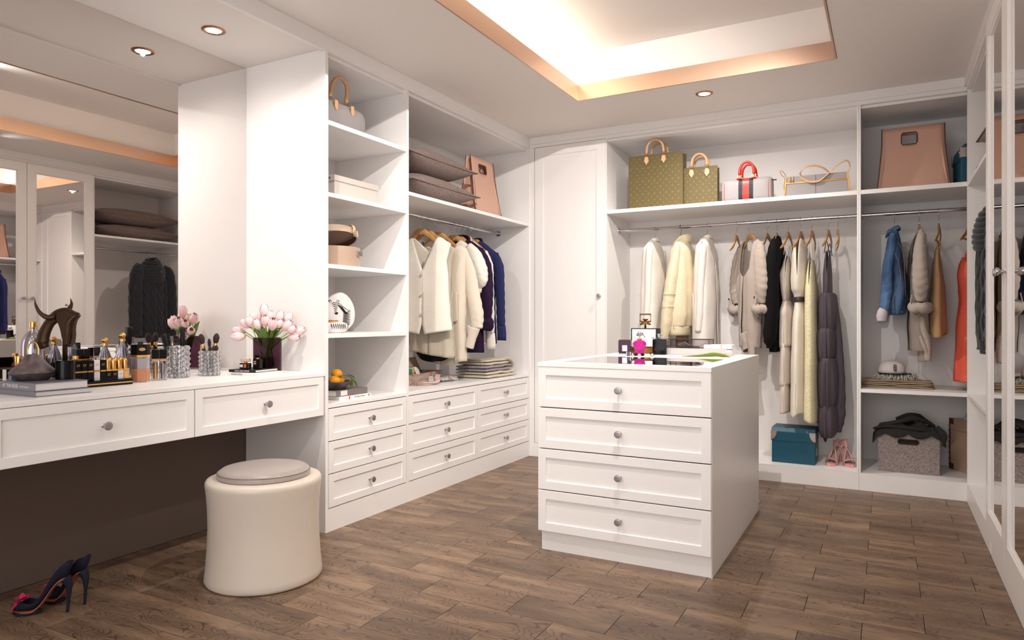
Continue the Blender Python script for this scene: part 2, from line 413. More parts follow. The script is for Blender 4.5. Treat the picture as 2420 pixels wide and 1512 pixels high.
# ---- bay B: hanging space over six drawers
Bc = thing('hanging_cabinet', 'wide white wardrobe bay with hanging rail over six drawers on the left wall', 'wardrobe', (-2.84, 4.19, 0))
part('side_panel', Bc, xb, XL, 3.3815, 3.392, 0, 2.489)
part('side_panel', Bc, xb, XL, 4.995, YB-.0005, 0, 2.489)
part('back_panel', Bc, xb, xb+.012, 3.392, 4.995, .66, 2.489, m=M_panel)
part('top_panel', Bc, xb, XL-.02, 3.392, 4.995, 2.470, 2.489)
part('plinth', Bc, XL-.03, XL, 3.392, 4.995, 0, .118)
part('worktop', Bc, xb+.012, XL, 3.392, 4.995, .642, .662, bev=.001)
part('shelf', Bc, xb+.012, XL-.002, 3.392, 4.995, 1.858, 1.880, bev=.001)
gapback(Bc, XL-.03, XL-.016, 3.392, 4.995, .118, .642)
for y0, w_ in ((3.395, .798), (4.199, .793)):
    for z0, z1 in ((.123,.295),(.300,.465),(.470,.637)): front('drawer', Bc, w_, z1-z0, FX(XL+.001, y0, z0), m=.038 if 0 else .04)
def rail(parent, p0, p1, r=.0125):
    mesh_obj('hanging_rail', tube(tube(tube(bmesh.new(), [p0, p1], r, 16), [p0, Vector(p0)+(Vector(p1)-Vector(p0)).normalized()*.006], .026, 16), [p1, Vector(p1)-(Vector(p1)-Vector(p0)).normalized()*.006], .026, 16), M_chrome, parent, world=True, smooth=True, angle=40)
rail(Bc, (-2.83, 3.392, 1.815), (-2.83, 4.995, 1.815))
# ---- corner cupboard with a tall door
Cc = thing('corner_cupboard', 'narrow full height white cupboard with one framed door in the corner', 'cupboard', (-2.2, 5.25, 0))
part('filler', Cc, XL, -2.501, YB, YB+.018, 0, 2.489)
part('carcass', Cc, -2.499, -1.892, YB+.02, 5.575, .0, 2.489, m=M_panel)
part('plinth', Cc, -2.501, -1.892, YB, YB+.02, 0, .110)
gapback(Cc, -2.501, -1.90, YB+.017, YB+.0198, .110, 2.489)
front('door', Cc, .603, 2.375, FY(-2.4965, YB-.001, .112), m=.072, kn=(.603-.045, 1.175))
# ---- back wardrobe bays C and D
for nm, lab_, x0, x1, sh in (('wardrobe', 'wide open white wardrobe with bags above and long hanging clothes, on the back wall', -1.892, -.157, None),
                      ('wardrobe', 'open white wardrobe with denim jacket, basket and a middle shelf, right of the back wall', -.156, 1.0, 1)):
    t = thing(nm, lab_, 'wardrobe', ((x0+x1)/2, 5.3, 0))
    a = x0 + .0105; b = x1 - .0105
    part('side_panel', t, x0, a, YB, 5.575, 0, 2.489); part('side_panel', t, b, x1, YB, 5.575, 0, 2.489)
    part('back_panel', t, a, b, 5.553, 5.575, .0, 2.489, m=M_panel)
    part('top_panel', t, a, b, YB+.02, 5.553, 2.470, 2.4885)
    part('plinth', t, a, b, YB, YB+.02, 0, .11)
    part('bottom_panel', t, a, b, YB, 5.553, .0905 if 0 else .1105, .1125)
    part('shelf', t, a, b, YB+.001, 5.553, 1.912, 1.940, bev=.001)
    if sh: part('shelf', t, a, b, YB+.001, 5.553, .632, .655, bev=.001)
    rail(t, (a, 5.285, 1.812), (b, 5.285, 1.812)); 
    if not sh: WC = t
    else: WD = t
# ---- right unit E: open bay facing -X with its far side against bay D
E_ = thing('wardrobe', 'open white wardrobe bay with cushions and black cable sweater on the right wall', 'wardrobe', (.72, 4.45, 0))
part('side_panel', E_, XR, 1.0-.001, YB-.022, YB-.001, 0, 2.489)
part('side_panel', E_, XR, 1.0-.001, 3.922, 3.941, 0, 2.489)
part('back_panel', E_, .98, .999, 3.942, YB-.022, 0, 2.489, m=M_panel)
part('top_panel', E_, XR+.02, .98, 3.942, YB-.022, 2.470, 2.4885)
part('plinth', E_, XR, XR+.02, 3.942, YB-.022, 0, .11)
part('bottom_panel', E_, XR, .98, 3.942, YB-.022, .1105, .1125)
part('shelf', E_, XR+.001, .98, 3.942, YB-.022, 1.905, 1.926, bev=.001)
part('shelf', E_, XR+.001, .98, 3.942, YB-.022, .632, .655, bev=.001)
rail(E_, (.61, 3.942, 1.812), (.61, YB-.022, 1.812))
# ---- mirrored cupboard F, two doors
Fc = thing('mirrored_cupboard', 'tall white cupboard with two mirrored doors at the right edge', 'cupboard', (.72, 3.33, 0))
part('carcass', Fc, XR+.006, .999, 2.751, 3.919, .0, 2.4885, m=M_panel)
part('plinth', Fc, XR, XR+.006, 2.751, 3.899, 0, .10)
gapback(Fc, XR+.0005, XR+.0055, 2.78, 3.899, .105, 2.48)
for y1, kn in ((3.918, .58-.035), (3.336, .035)):
    w_, h_ = .578, 2.378; M = FNX(XR-.019, y1, .108)
    bm = bmesh.new(); m_ = .072
    for a in ((0,w_,0,.11),(0,w_,h_-.075,h_)): box(bm, a[0], a[1], 0, .019, a[2], a[3], bev=.001)
    for a in ((0,m_),(w_-m_,w_)): box(bm, a[0], a[1], 0, .019, .1095, h_-.0745, bev=.001)
    # inner bead
    for a in ((m_,m_+.008,.11,h_-.075),(w_-m_-.008,w_-m_,.11,h_-.075),(m_,w_-m_,.11,.118),(m_,w_-m_,h_-.083,h_-.075)): box(bm, a[0], a[1], .005, .017, a[2], a[3], bev=.002)
    d = mesh_obj('door', xf(bm, M), M_white, Fc, world=True)
    mesh_obj('mirror_pane', xf(B(m_+.002, w_-m_-.002, .012, .0175, .112, h_-.077), M), M_mirror, d, world=True)
    knob(d, world_inv(d) @ M @ TR(kn, 0, 1.183))
# ---- wall mirror of the dressing alcove and dressing table
tag(mesh_obj('wall_mirror', B(XM-.004, XM+.001, .30, 2.6825, .8295, 2.4985), M_mirror), 'large frameless wall mirror rising from the dressing table to the soffit', 'mirror')
D = thing('dressing_table', 'long white wall hung dressing table with framed drawers under the mirror', 'dressing table', (-2.84, 1.6, .609))
part('worktop', D, XM+.002, XL+.001, .301, 2.6825, .810, .829, bev=.0012)
part('carcass', D, XM+.05, XL-.022, .301, 2.6825, .612, .8095)
gapback(D, XL-.0215, XL-.0185, .32, 2.6725, .615, .809)
for y0, w_ in ((.40, .753), (1.1595, .7555), (1.9195, .7530)): front('drawer', D, w_, .198, FX(XL, y0, .610), m=.035 if 0 else (.036))
# ---- island
I = thing('island_dresser', 'square white freestanding island of four framed drawers with black glass top inset', 'cabinet', (-1.06, 3.6, 0))
part('carcass', I, -1.462, -.652, 2.994, 4.206, .09, .8785, bev=.001)
part('plinth', I, -1.458, -.656, 3.0, 4.200, 0, .0895)
part('side_panel', I, -.652, -.650, 2.986, 4.207, 0, .879)
bm = bmesh.new()
gx0, gx1, gy0, gy1 = -1.385, -.728, 3.050, 3.655
box(bm, -1.468, -.650, 2.972, gy0, .879, .898); box(bm, -1.468, -.650, gy1, 4.214, .879, .898)
box(bm, -1.468, gx0, gy0, gy1, .879, .898); box(bm, gx1, -.650, gy0, gy1, .879, .898)
mesh_obj('top', bm, M_white, I, world=True)
mesh_obj('glass_inset', B(gx0+.001, gx1-.001, gy0+.001, gy1-.001, .882, .8975), mat('dark_mirror_glass', (200, 192, 192), .015, 1), I, world=True)
gapback(I, -1.46, -.6525, 2.9895, 2.9935, .10, .878)
for z0, z1 in ((.096,.289),(.294,.486),(.491,.682),(.687,.8785)): front('drawer', I, .814, z1-z0, FY(-1.466, 2.974, z0), m=.036 if 0 else (.040), t=.0155)
for z0, z1 in ((.096,.289),(.294,.486),(.491,.682),(.687,.8785)): front('drawer', I, .814, z1-z0, TR(-.652, 4.223, z0) @ RZ(PI), m=.04, t=.0155)
# ================================================================== hangers and clothes
# local frame of every hanging thing: rod at z 1.812, width along local X, front towards local -Y
ROD = 1.812
def lin(rows, z, k):
    """interpolate column k of rows sorted from top to bottom"""
    if z >= rows[0][0]: return rows[0][k]
    for a, b in zip(rows, rows[1:]):
        if z >= b[0]:
            t = (a[0]-z)/(a[0]-b[0]+1e-9); t = t*t*(3-2*t)*.5+t*.5
            return a[k]+(b[k]-a[k])*t
    return rows[-1][k]
def body(rows, neck=None, back=None, nw=.075, p=1.0, nz=46, nu=12, fold=.006, nf=5, seed=0, split=None, hem=None, rnd=.45, square=False, thick=.0022, cx=0, bm=None):
    """closed garment body lofted between its hem and its neckline.
    rows: (z, half width left, half width right, depth in front, depth behind)"""
    bm = bm or bmesh.new(); zt, zb = rows[0][0], rows[-1][0]; start = len(bm.faces)
    t = bmesh.new()
    for fb in (-1, 1):
        zn = neck if fb < 0 else back
        for sg in (-1, 1):
            G = []
            for j in range(nz+1):
                q = j/nz; z = zt+(zb-zt)*q
                hw = lin(rows, z, 1 if sg < 0 else 2); T = lin(rows, z, 3 if fb < 0 else 4)
                e = 0
                if zn is not None and z > zn:
                    g = (z-zn)/(zt-zn); e = nw*(g**p if not square else min(1, g*6)**.5)
                if split and fb < 0 and z < split[0]: e = split[1]*min(1, (split[0]-z)/(split[0]-zb)*1.0)
                e = min(e, hw*.96); row = []
                for i in range(nu+1):
                    s = i/nu; a = e+(hw-e)*(1-(1-s)**1.35); r = min(1, a/max(hw, 1e-4))
                    y = T*max(0, 1-r**2.4)**rnd
                    A = fold*(.25+q*1.2)*max(0, 1-r**6)
                    ph = nf*a/.1+seed*1.7+sg*.9+.8*noise.noise(Vector((a*6*sg, z*2.2, seed)))*2
                    y += A*math.sin(ph)
                    x = sg*a + .5*A*math.cos(ph*.7+z*5)*(.3+.7*s)
                    zz = z
                    if hem and q > .8: zz += hem(sg*a, fb)*((q-.8)/.2)
                    nn = noise.noise(Vector((x*9, z*7+seed, fb*3)))*.006
                    row.append(t.verts.new((cx+x, fb*y+nn, zz)))
                G.append(row)
            for j in range(nz):
                for i in range(nu):
                    f = (G[j][i], G[j][i+1], G[j+1][i+1], G[j+1][i])
                    t.faces.new(f if fb*sg > 0 else f[::-1])
    bmesh.ops.remove_doubles(t, verts=t.verts, dist=.0022)
    for f in t.faces: f.smooth = True
    return join(bm, t)
def sleeve(pts, r, flat=.6, seg=20, n=8, wr=.07, fr=9, seed=0, up=(0,1,0), cap=False, bm=None):
    """tapered, creased sleeve tube; flat squeezes it along `up`"""
    def rf(u, t): return 1+wr*math.sin(fr*u*6+2.2*math.sin(t*2+seed)+seed)*(.3+.7*u)+wr*.6*math.sin(3*t+u*7+seed)
    t = tube(bmesh.new(), pts, r, seg, n, flat=flat, up=up, rf=rf, cap=cap)
    for f in t.faces: f.smooth = True
    return join(bm or bmesh.new(), t)
SPLIT = {'buttons': ('button', 'button'), 'sleeves': ('sleeve', 'sleeve'), 'cuffs': ('cuff', 'cuff'), 'rolled_cuffs': ('rolled_cuff', 'rolled_cuff'), 'turned_cuffs': ('turned_cuff', 'turned_cuff'),
    'tabs': ('tab', 'tab'), 'straps': ('strap', 'strap'), 'sleeve_seams': ('sleeve_seam', 'sleeve_seam'), 'trailing_hem': ('trailing_hem', 'trailing_hem'), 'tiers': ('tier', 'tier'), 'gathers': ('gathered_tier', 'gathered_tier')}
def islands(bm):
    """split a mesh into its loose pieces, largest first"""
    seen = set(); out = []
    for v in bm.verts:
        if v in seen: continue
        st = [v]; seen.add(v); comp = []
        while st:
            q = st.pop(); comp.append(q)
            for e_ in q.link_edges:
                o = e_.other_vert(q)
                if o not in seen: seen.add(o); st.append(o)
        out.append(comp)
    out.sort(key=len, reverse=True)
    if len(out) == 1: return [bm]
    res = []
    for comp in out:
        g = bmesh.new(); mp = {v: g.verts.new(v.co) for v in comp}; fs = set()
        for v in comp:
            for f in v.link_faces: fs.add(f)
        for f in sorted(fs, key=lambda f: f.index):
            try: h = g.faces.new([mp[v] for v in f.verts]); h.smooth = f.smooth
            except ValueError: pass
        res.append(g)
    bm.free(); return res
def garment(name, label, cat, x, y, rz, parts, group=None, zb=1.0):
    t = thing(name, label, cat, (x, y, zb), rz, group)
    for nm, bm, m in parts:
        bm = xf(bm, TR(0, 0, -zb)); a, b = SPLIT.get(nm, (nm, 'sleeve' if '_body' in nm else nm))
        isl = islands(bm)
        for k, g in enumerate(isl):
            o = mesh_obj(a if k == 0 else b, g, m, t, smooth=(nm not in ('patch_pocket', 'buttons')))
            if nm not in ('buttons', 'stitching', 'front_edge', 'sleeve_seams'):
                md = o.modifiers.new('cloth_thickness', 'SOLIDIFY'); md.thickness = .0022; md.offset = -1; md.use_even_offset = False
    return t
# ---- hanger
HG = {}
def hanger(x, y, rz, label, group, kind='wood', dz=0, w=.188):
    key = kind
    if key not in HG:
        t = thing('clothes_hanger', label, 'hanger', (x, y, ROD-.20), rz, group); o = .20
        hook = [(0,0,-.083),(0,0,-.068),(-.012,0,-.052),(-.026,0,-.030),(-.0235,0,-.004),(-.010,0,.0135),(.006,0,.0150),(.0175,0,.004),(.019,0,-.010)]
        mesh_obj('hook', tube(bmesh.new(), [(a,b,c+o) for a,b,c in hook], .0016, 8, 5), M_chrome if kind != 'wire' else M_blackm, t, smooth=True)
        if kind == 'wire':
            mesh_obj('frame', tube(bmesh.new(), [(0,0,-.08+o),(.19,0,-.20+o),(-.19,0,-.20+o),(0,0,-.08+o)], .002, 8), M_blackm, t, smooth=True)
        else:
            bm = bmesh.new()
            for s in (-1, 1):
                tube(bm, [(s*-.004,0,-.104+o),(s*.028,0,-.104+o),(s*.072,.004,-.134+o),(s*.118,.003,-.168+o),(s*.158,-.004,-.195+o),(s*w,-.012,-.213+o)], [.0225,.0205,.0165,.0140,.0120,.0078], 12, 6, flat=.36, up=(0,1,0))
            mesh_obj('wooden_arms', bm, M_hwood, t, smooth=True)
            if kind == 'bar': mesh_obj('bar', tube(bmesh.new(), [(-.19,-.008,-.20+o),(.19,-.008,-.20+o)], .006, 10), M_hwood, t, smooth=True)
        HG[key] = t; return t
    c = copy_tree(HG[key], label=label, loc=(x, y, ROD-.20), rz=rz); c['group'] = group
    return c
# ---- fabrics
F_linen = cloth('cream_linen', (240, 233, 220), (90, 90, 900), .4, var=.05)
F_mesh = mat('sheer_mesh_knit', (205, 194, 176), .9)
def mesh_alpha(m, sc, a0):
    vv = coords(m, (sc, .001, sc)); w1 = nd(m, 'ShaderNodeTexWave', wave_type='BANDS', bands_direction='X'); w2 = nd(m, 'ShaderNodeTexWave', wave_type='BANDS', bands_direction='Z')
    for q in (w1, w2): q.inputs['Scale'].default_value = 1; lk(m, vv, q.inputs['Vector'])
    mx = nd(m, 'ShaderNodeMath', operation='MAXIMUM'); lk(m, w1.outputs['Fac'], mx.inputs[0]); lk(m, w2.outputs['Fac'], mx.inputs[1])
    rr = nd(m, 'ShaderNodeMapRange'); rr.inputs[1].default_value = .35; rr.inputs[2].default_value = .7; rr.inputs[3].default_value = a0; rr.inputs[4].default_value = 1; lk(m, mx.outputs[0], rr.inputs[0])
    lk(m, rr.outputs[0], bsdf(m).inputs['Alpha'])
mesh_alpha(F_mesh, 62, .10)
F_card = cloth('pale_beige_knit', (222, 211, 194), (150, 150, 150), .3, kind='knit', var=.05)
F_cream = cloth('cream_crepe', (238, 232, 222), (700, 700, 700), .3)
F_black = cloth('black_crepe', (12, 11, 13), (700, 700, 700), .3, rough=.9)
F_auber = cloth('aubergine_cord', (42, 24, 52), (500, 500, 60), .6)
F_white = cloth('off_white_wool', (238, 230, 222), (500, 500, 500), .35)
F_navy = cloth('navy_linen', (44, 48, 92), (500, 500, 300), .5, var=.25)
F_leather = cloth('cream_leather', (228, 214, 182), (60, 60, 60), .2, rough=.5, var=.03)
F_knit = cloth('taupe_rib_knit', (186, 172, 160), (170, 170, 120), .5, kind='knit', var=.12, dist=.002)
F_slip = cloth('pale_taupe_satin', (218, 204, 190), (600, 600, 600), .3, rough=.6)
F_pale = cloth('ivory_silk', (232, 222, 206), (600, 600, 600), .3, rough=.6)
F_belt = mat('dark_belt', (62, 52, 56), .5)
F_yellow = cloth('pale_yellow_brocade', (230, 219, 180), (170, 170, 170), .4, kind='voronoi', var=.10)
F_char = cloth('charcoal_shot_silk', (82, 72, 80), (120, 120, 900), .4, rough=.55, var=.18)
F_denim = cloth('blue_denim', (46, 72, 118), (12, 12, 4), .05, var=.35, col2=(104, 138, 182))
F_cuff = cloth('white_terry', (206, 196, 200), (500, 500, 500), .6)
F_sand = cloth('sand_linen', (206, 164, 116), (500, 500, 900), .5)
F_coral = mat('coral_dotted_cotton', (226, 92, 70), .75)
vv = coords(F_coral, (42, 42, 42)); vo = nd(F_coral, 'ShaderNodeTexVoronoi'); vo.inputs['Scale'].default_value = 1; vo.inputs['Randomness'].default_value = .25; lk(F_coral, vv, vo.inputs['Vector'])
lk(F_coral, ramp(F_coral, vo.outputs['Distance'], [(.10, (240,170,140)), (.14, (226,92,70))]), bsdf(F_coral).inputs['Base Color'])
F_thread = mat('gold_thread', (214, 150, 84), .6)
M_button = mat('shell_button', (196, 186, 172), .25)

GB, GC, GD = 'clothes on the left rail', 'long clothes on the back rail', 'clothes on the rail by the mirrored doors'
HB, HC, HD = 'hangers on the left rail', 'hangers on the back rail', 'hangers on the right hand rail'
# ================= bay B, rod along Y at x -2.83: garments face the room's front
XB_ = -2.83
for i, (y, l) in enumerate(((3.905, 'wooden hanger carrying the cream waistcoat, nearest on the left rail'), (3.975, 'wooden hanger carrying the sheer mesh top and black camisole'),
        (4.117, 'wooden hanger carrying the beige pocket cardigan'), (4.319, 'wooden hanger carrying the cream puff sleeve blouse'), (4.385, 'wooden hanger carrying the aubergine jacket'),
        (4.452, 'wooden hanger carrying the white shirt beside the aubergine jacket'), (4.520, 'wooden hanger showing behind the white shirt'), (4.606, 'wooden hanger carrying the navy shirt, deepest on the left rail'))):
    hanger(XB_, y, 0, l, HB)
def btn(bm, x, y, z, r=.0095):
    lathe(bm, [(r*.55,.001),(r*.7,.0),(r,.001),(r,.0035),(0.001,.0035)][::-1], 16, M=TR(x, y, z) @ Matrix.Rotation(PI/2, 4, 'X'))
    return bm
# 1 waistcoat
rows = [(1.668,.172,.108,.012,.012),(1.650,.197,.145,.022,.020),(1.612,.257,.205,.030,.026),(1.55,.237,.185,.036,.032),(1.50,.222,.170,.042,.036),(1.41,.237,.180,.048,.040),(1.30,.244,.186,.050,.042),(1.15,.254,.196,.052,.044),(1.03,.264,.214,.054,.046)]
bb = body(rows, neck=1.443, back=1.575, nw=.104, split=(1.09, .020), hem=lambda a, f: -.030*max(0, 1-abs(a)/.2) if f < 0 else 0, fold=.003, cx=.048, seed=1)
bt = bmesh.new()
for z in (1.405, 1.268, 1.135): btn(bt, .047, -.0585, z)
fc = tube(bmesh.new(), [(.056,-.047,1.435),(.060,-.0535,1.37),(.057,-.055,1.25),(.058,-.0565,1.12)], .0012, 6, 6)
garment('waistcoat', 'sleeveless cream linen waistcoat with three buttons, nearest on the left rail', 'waistcoat', XB_, 3.905, 0, [('waistcoat_body', bb, F_linen), ('buttons', bt, M_button), ('front_edge', fc, F_linen)], GB, 1.0)
# 2 black camisole inside a sheer mesh top
rows = [(1.56,.02,.02,.010,.010),(1.50,.06,.06,.016,.016),(1.44,.10,.10,.026,.026),(1.38,.13,.13,.032,.032),(1.1,.135,.135,.040,.040),(.87,.150,.150,.044,.044)]
cb = body(rows, fold=.004, cx=.060, seed=3, hem=lambda a, f: -.060*max(0, 1-(abs(a)/.15)**2), thick=0)
for s in (-.10, .10): tube(cb, [(.060+s*.75,-.020,1.44),(.060+s,-.016,1.55),(.060+s,-.006,1.635),(.060+s,.014,1.63),(.060+s*.8,.016,1.45)], .0028, 6, 4)
garment('camisole', 'black strappy camisole whose rounded hem shows below the sheer mesh top', 'top', XB_, 3.985, 0, [('camisole_body', cb, F_black)], GB, .79)
rows = [(1.620,.13,.12,.010,.010),(1.59,.20,.165,.022,.022),(1.50,.185,.142,.050,.045),(1.36,.19,.142,.055,.055),(1.1,.195,.150,.060,.06),(.86,.20,.175,.066,.062)]
mb = body(rows, neck=1.40, back=1.54, nw=.10, fold=.006, cx=.062, seed=4, hem=lambda a, f: -.02*math.sin(a*8)-(.075*max(0, 1-(abs(a)/.2)**3) if f > 0 else 0))
garment('mesh_top', 'sheer grey beige mesh top hanging over the black camisole', 'top', XB_, 3.985, 0, [('mesh_body', mb, F_mesh)], GB, .85)
# 3 pocket cardigan with dolman sleeves
rows = [(1.632,.12,.155,.012,.012),(1.60,.20,.21,.030,.026),(1.50,.225,.205,.045,.04),(1.35,.22,.205,.052,.046),(1.2,.21,.205,.055,.05),(1.0,.20,.205,.058,.05),(.83,.20,.21,.06,.05)]
cb = body(rows, neck=1.40, back=1.56, nw=.135, fold=.006, cx=.035, seed=6, hem=lambda a, f: -.015-.02*a)
for s in (1, -1):
    sleeve([(.035+s*.178,.008,1.588),(.035+s*.222,.012,1.45),(.035+s*.252,.012,1.28),(.035+s*.288,.008,1.13),(.035+s*.293,.0,1.04)], [.028,.044,.052,.052,.042], .6, seed=s, bm=cb)
cf = bmesh.new()
for s in (1, -1): sleeve([(.035+s*.275,-.012,1.05),(.035+s*.258,-.012,.98),(.035+s*.238,-.012,.905)], [.050,.036,.032], .55, wr=.03, seed=2, bm=cf)
pk = bmesh.new(); prism(pk, [(.085,1.29),(.135,1.268),(.205,1.30),(.208,1.10),(.192,1.088),(.083,1.090)], -.068, -.060, 'y', .002)
garment('cardigan', 'pale beige V neck cardigan with patch pocket and dolman sleeves on the left rail', 'cardigan', XB_, 4.117, 0, [('cardigan_body', cb, F_card), ('cuffs', cf, F_card), ('patch_pocket', pk, F_card)], GB, .80)
# 4 puff sleeve blouse
rows = [(1.690,.075,.072,.012,.012),(1.66,.12,.12,.026,.024),(1.60,.185,.185,.036,.032),(1.45,.17,.17,.05,.04),(1.2,.165,.165,.055,.045),(1.0,.17,.17,.058,.048)]
cb = body(rows, neck=1.62, back=1.66, nw=.065, fold=.006, cx=.0, seed=8)
for s in (1, -1):
    sleeve([(s*.13,0,1.64),(s*.195,-.01,1.565),(s*.235,-.015,1.46),(s*.245,-.015,1.385),(s*.222,-.012,1.335)], [.035,.052,.062,.054,.026], .7, wr=.05, seed=s, bm=cb)
    sleeve([(s*.226,-.012,1.340),(s*.214,-.012,1.312)], [.027,.036], .7, n=1, wr=.1, seed=3, bm=cb)
garment('blouse', 'cream blouse with short gathered puff sleeves behind the beige cardigan', 'blouse', XB_, 4.319, 0, [('blouse_body', cb, F_cream)], GB, 1.0)
# 5 aubergine jacket
rows = [(1.700,.08,.08,.014,.014),(1.67,.14,.14,.028,.024),(1.61,.225,.225,.036,.03),(1.45,.20,.20,.05,.04),(1.2,.20,.20,.055,.045),(.86,.215,.215,.06,.05)]
cb = body(rows, neck=1.5, back=1.68, nw=.07, fold=.005, cx=.01, seed=9, hem=lambda a, f: -.025*(a < 0)-.0)
for s in (1, -1):
    sleeve([(s*.185,0,1.615),(s*.235,-.012,1.50),(s*.255,-.02,1.35),(s*.258,-.022,1.2),(s*.250,-.02,1.09)], [.036,.054,.055,.050,.046], .62, seed=s, bm=cb)
cf = bmesh.new()
for s in (1, -1): sleeve([(s*.252,-.02,1.115),(s*.25,-.02,1.09),(s*.243,-.02,1.05),(s*.238,-.02,1.03)], [.052,.070,.068,.05], .66, wr=.05, n=4, seed=5, bm=cf)
cl = tube(bmesh.new(), [(-.085,.012,1.70),(-.04,.035,1.725),(.04,.035,1.725),(.085,.012,1.70),(.10,-.03,1.62),(.05,-.055,1.52)], [.012,.017,.017,.016,.014,.006], 10, 6, flat=.4, up=(0,1,.4))
garment('jacket', 'dark aubergine jacket with turned up sleeve on the left rail', 'jacket', XB_, 4.385, 0, [('jacket_body', cb, F_auber), ('turned_cuffs', cf, F_auber), ('collar', cl, F_auber)], GB, .83)
# 6 white shirt, 7 navy shirt
def shirt(y, label, m, name, sh, cuffz, dx, collar=True):
    rows = [(1.700+sh,.08,.08,.014,.014),(1.67+sh,.13,.13,.026,.024),(1.60+sh,.215,.215,.034,.03),(1.45,.19,.19,.045,.04),(1.2,.185,.185,.05,.045),(.92,.20,.20,.052,.048)]
    cb = body(rows, neck=1.60, back=1.68, nw=.06, fold=.006, cx=dx, seed=y*10)
    for s in (1, -1):
        sleeve([(dx+s*.18,0,1.605+sh),(dx+s*.222,-.008,1.50),(dx+s*.232,-.012,1.35),(dx+s*.240,-.014,1.2),(dx+s*.245,-.012,cuffz+.11)], [.032,.044,.040,.036,.034], .6, seed=s+y, bm=cb)
    cf = bmesh.new()
    for s in (1, -1): sleeve([(dx+s*.245,-.012,cuffz+.115),(dx+s*.25,-.012,cuffz+.06),(dx+s*.25,-.012,cuffz)], [.036,.037,.038], .6, wr=.01, n=2, bm=cf)
    cl = tube(bmesh.new(), [(dx-.02,-.048,1.665+sh),(dx-.07,-.012,1.70+sh),(dx-.04,.03,1.722+sh),(dx+.04,.03,1.722+sh),(dx+.07,-.012,1.70+sh),(dx+.02,-.048,1.665+sh)], [.010,.018,.020,.020,.018,.010], 10, 6, flat=.35, up=(0,1,.5))
    garment(name, label, 'shirt', XB_, y, 0, [('shirt_body', cb, m), ('cuffs', cf, m), ('collar', cl, m)], GB, .87)
shirt(4.455, 'off white shirt with long cuffed sleeves between aubergine jacket and navy shirt', F_white, 'shirt', 0, .885, .0)
shirt(4.61, 'navy linen shirt with collar, deepest garment on the left rail', F_navy, 'shirt', .0, .945, .005)

# ================= bays C and D, rod along X at y 5.285; near side is local +X (turned -90)
YR = 5.285
def prof(x0, spec, w):
    """spec: (z, x_front, x_back, half width) in world x -> rows about x0"""
    return [(z, hw*w, hw*w, max(.004, x0-a), max(.004, b-x0)) for z, a, b, hw in spec]
R90 = -PI/2
def sl_side(x0, spec, near=.20, bm=None, flat=1.0, wr=.05, seed=0, cap=False, far=True):
    """sleeve hanging on the near (and far) side seen edge-on; spec: (z, x_l, x_r)"""
    for s in ((1, -1) if far else (1,)):
        pts = [(s*(near+.012*i/(len(spec)-1)), (a+b)/2-x0, z) for i, (z, a, b) in enumerate(spec)]
        rs = [(b-a)/2 for z, a, b in spec]
        bm = sleeve(pts, rs, flat, seed=seed+s, up=(0,1,0), wr=wr, cap=cap, bm=bm)
    return bm
hxC = (-1.592, -1.389, -1.187, -.973, -.876, -.757, -.693, -.615, -.533, -.460, -.354, -.295)
hlab = ('inside the white coat nearest the corner cupboard', None, 'inside the second white coat', 'bare, between the second white coat and the knit cardigan', 'carrying the taupe knit cardigan on the back rail', 'bare, between taupe cardigan and black blouse', 'carrying the black blouse', 'carrying the pale strappy dress', 'carrying the belted ivory dress', 'carrying the yellow brocade dress', 'carrying the charcoal ruched dress', 'bare, last on the back rail by the divider')
rzs = (0, 0, 0, 0, .60, -.08, 0, -.09, -.10, -.08, -.08, .04)
for x, l, r in zip(hxC, hlab, rzs):
    if l: hanger(x, YR, R90+r, 'wooden hanger ' + l, HC)
hanger(hxC[1], YR, R90, 'thin black wire hanger holding the cream leather jacket', HC, 'wire')
# white coats
def coat(x0, spec, slv, label, sd):
    rows = prof(x0, [(z, a, b, h) for (z, a, b), h in spec], 1)
    cb = body(rows, fold=.004, nf=3, seed=sd, nz=60, rnd=.35)
    cb = sl_side(x0, slv, .185, cb, .8, .03, sd)
    t = garment('coat', label, 'coat', x0, YR, R90, [('coat_body', cb, F_white)], GC, .70)
    cl = tube(bmesh.new(), [(-.03,-.048,1.65),(-.065,-.03,1.70),(-.05,.02,1.722),(.05,.02,1.722),(.065,-.03,1.70),(.03,-.048,1.65)], [.008,.016,.016,.016,.016,.008], 10, 6, flat=.35, up=(0,1,.5))
    mesh_obj('collar', xf(cl, TR(0,0,-.70)), F_white, t, smooth=True)
    pk = bmesh.new(); box(pk, .06, .15, -.078, -.070, 1.29-.70, 1.295-.70, bev=.001); box(pk, .06, .15, -.072, -.066, 1.15-.70, 1.29-.70, bev=.001)
    mesh_obj('pocket', pk, F_white, t)
hw1 = (.06, .12, .195, .20, .20, .205, .21, .215, .22)
coat(-1.592, list(zip([(1.722,-1.60,-1.572),(1.700,-1.625,-1.562),(1.64,-1.650,-1.552),(1.56,-1.658,-1.538),(1.42,-1.668,-1.528),(1.28,-1.672,-1.523),(1.08,-1.676,-1.52),(.94,-1.678,-1.52),(.72,-1.68,-1.52)], hw1)),
     [(1.655,-1.600,-1.555),(1.60,-1.610,-1.545),(1.48,-1.614,-1.550),(1.30,-1.616,-1.553),(1.146,-1.622,-1.560),(1.02,-1.626,-1.568)], 'long off white wool coat nearest the corner cupboard', 1)
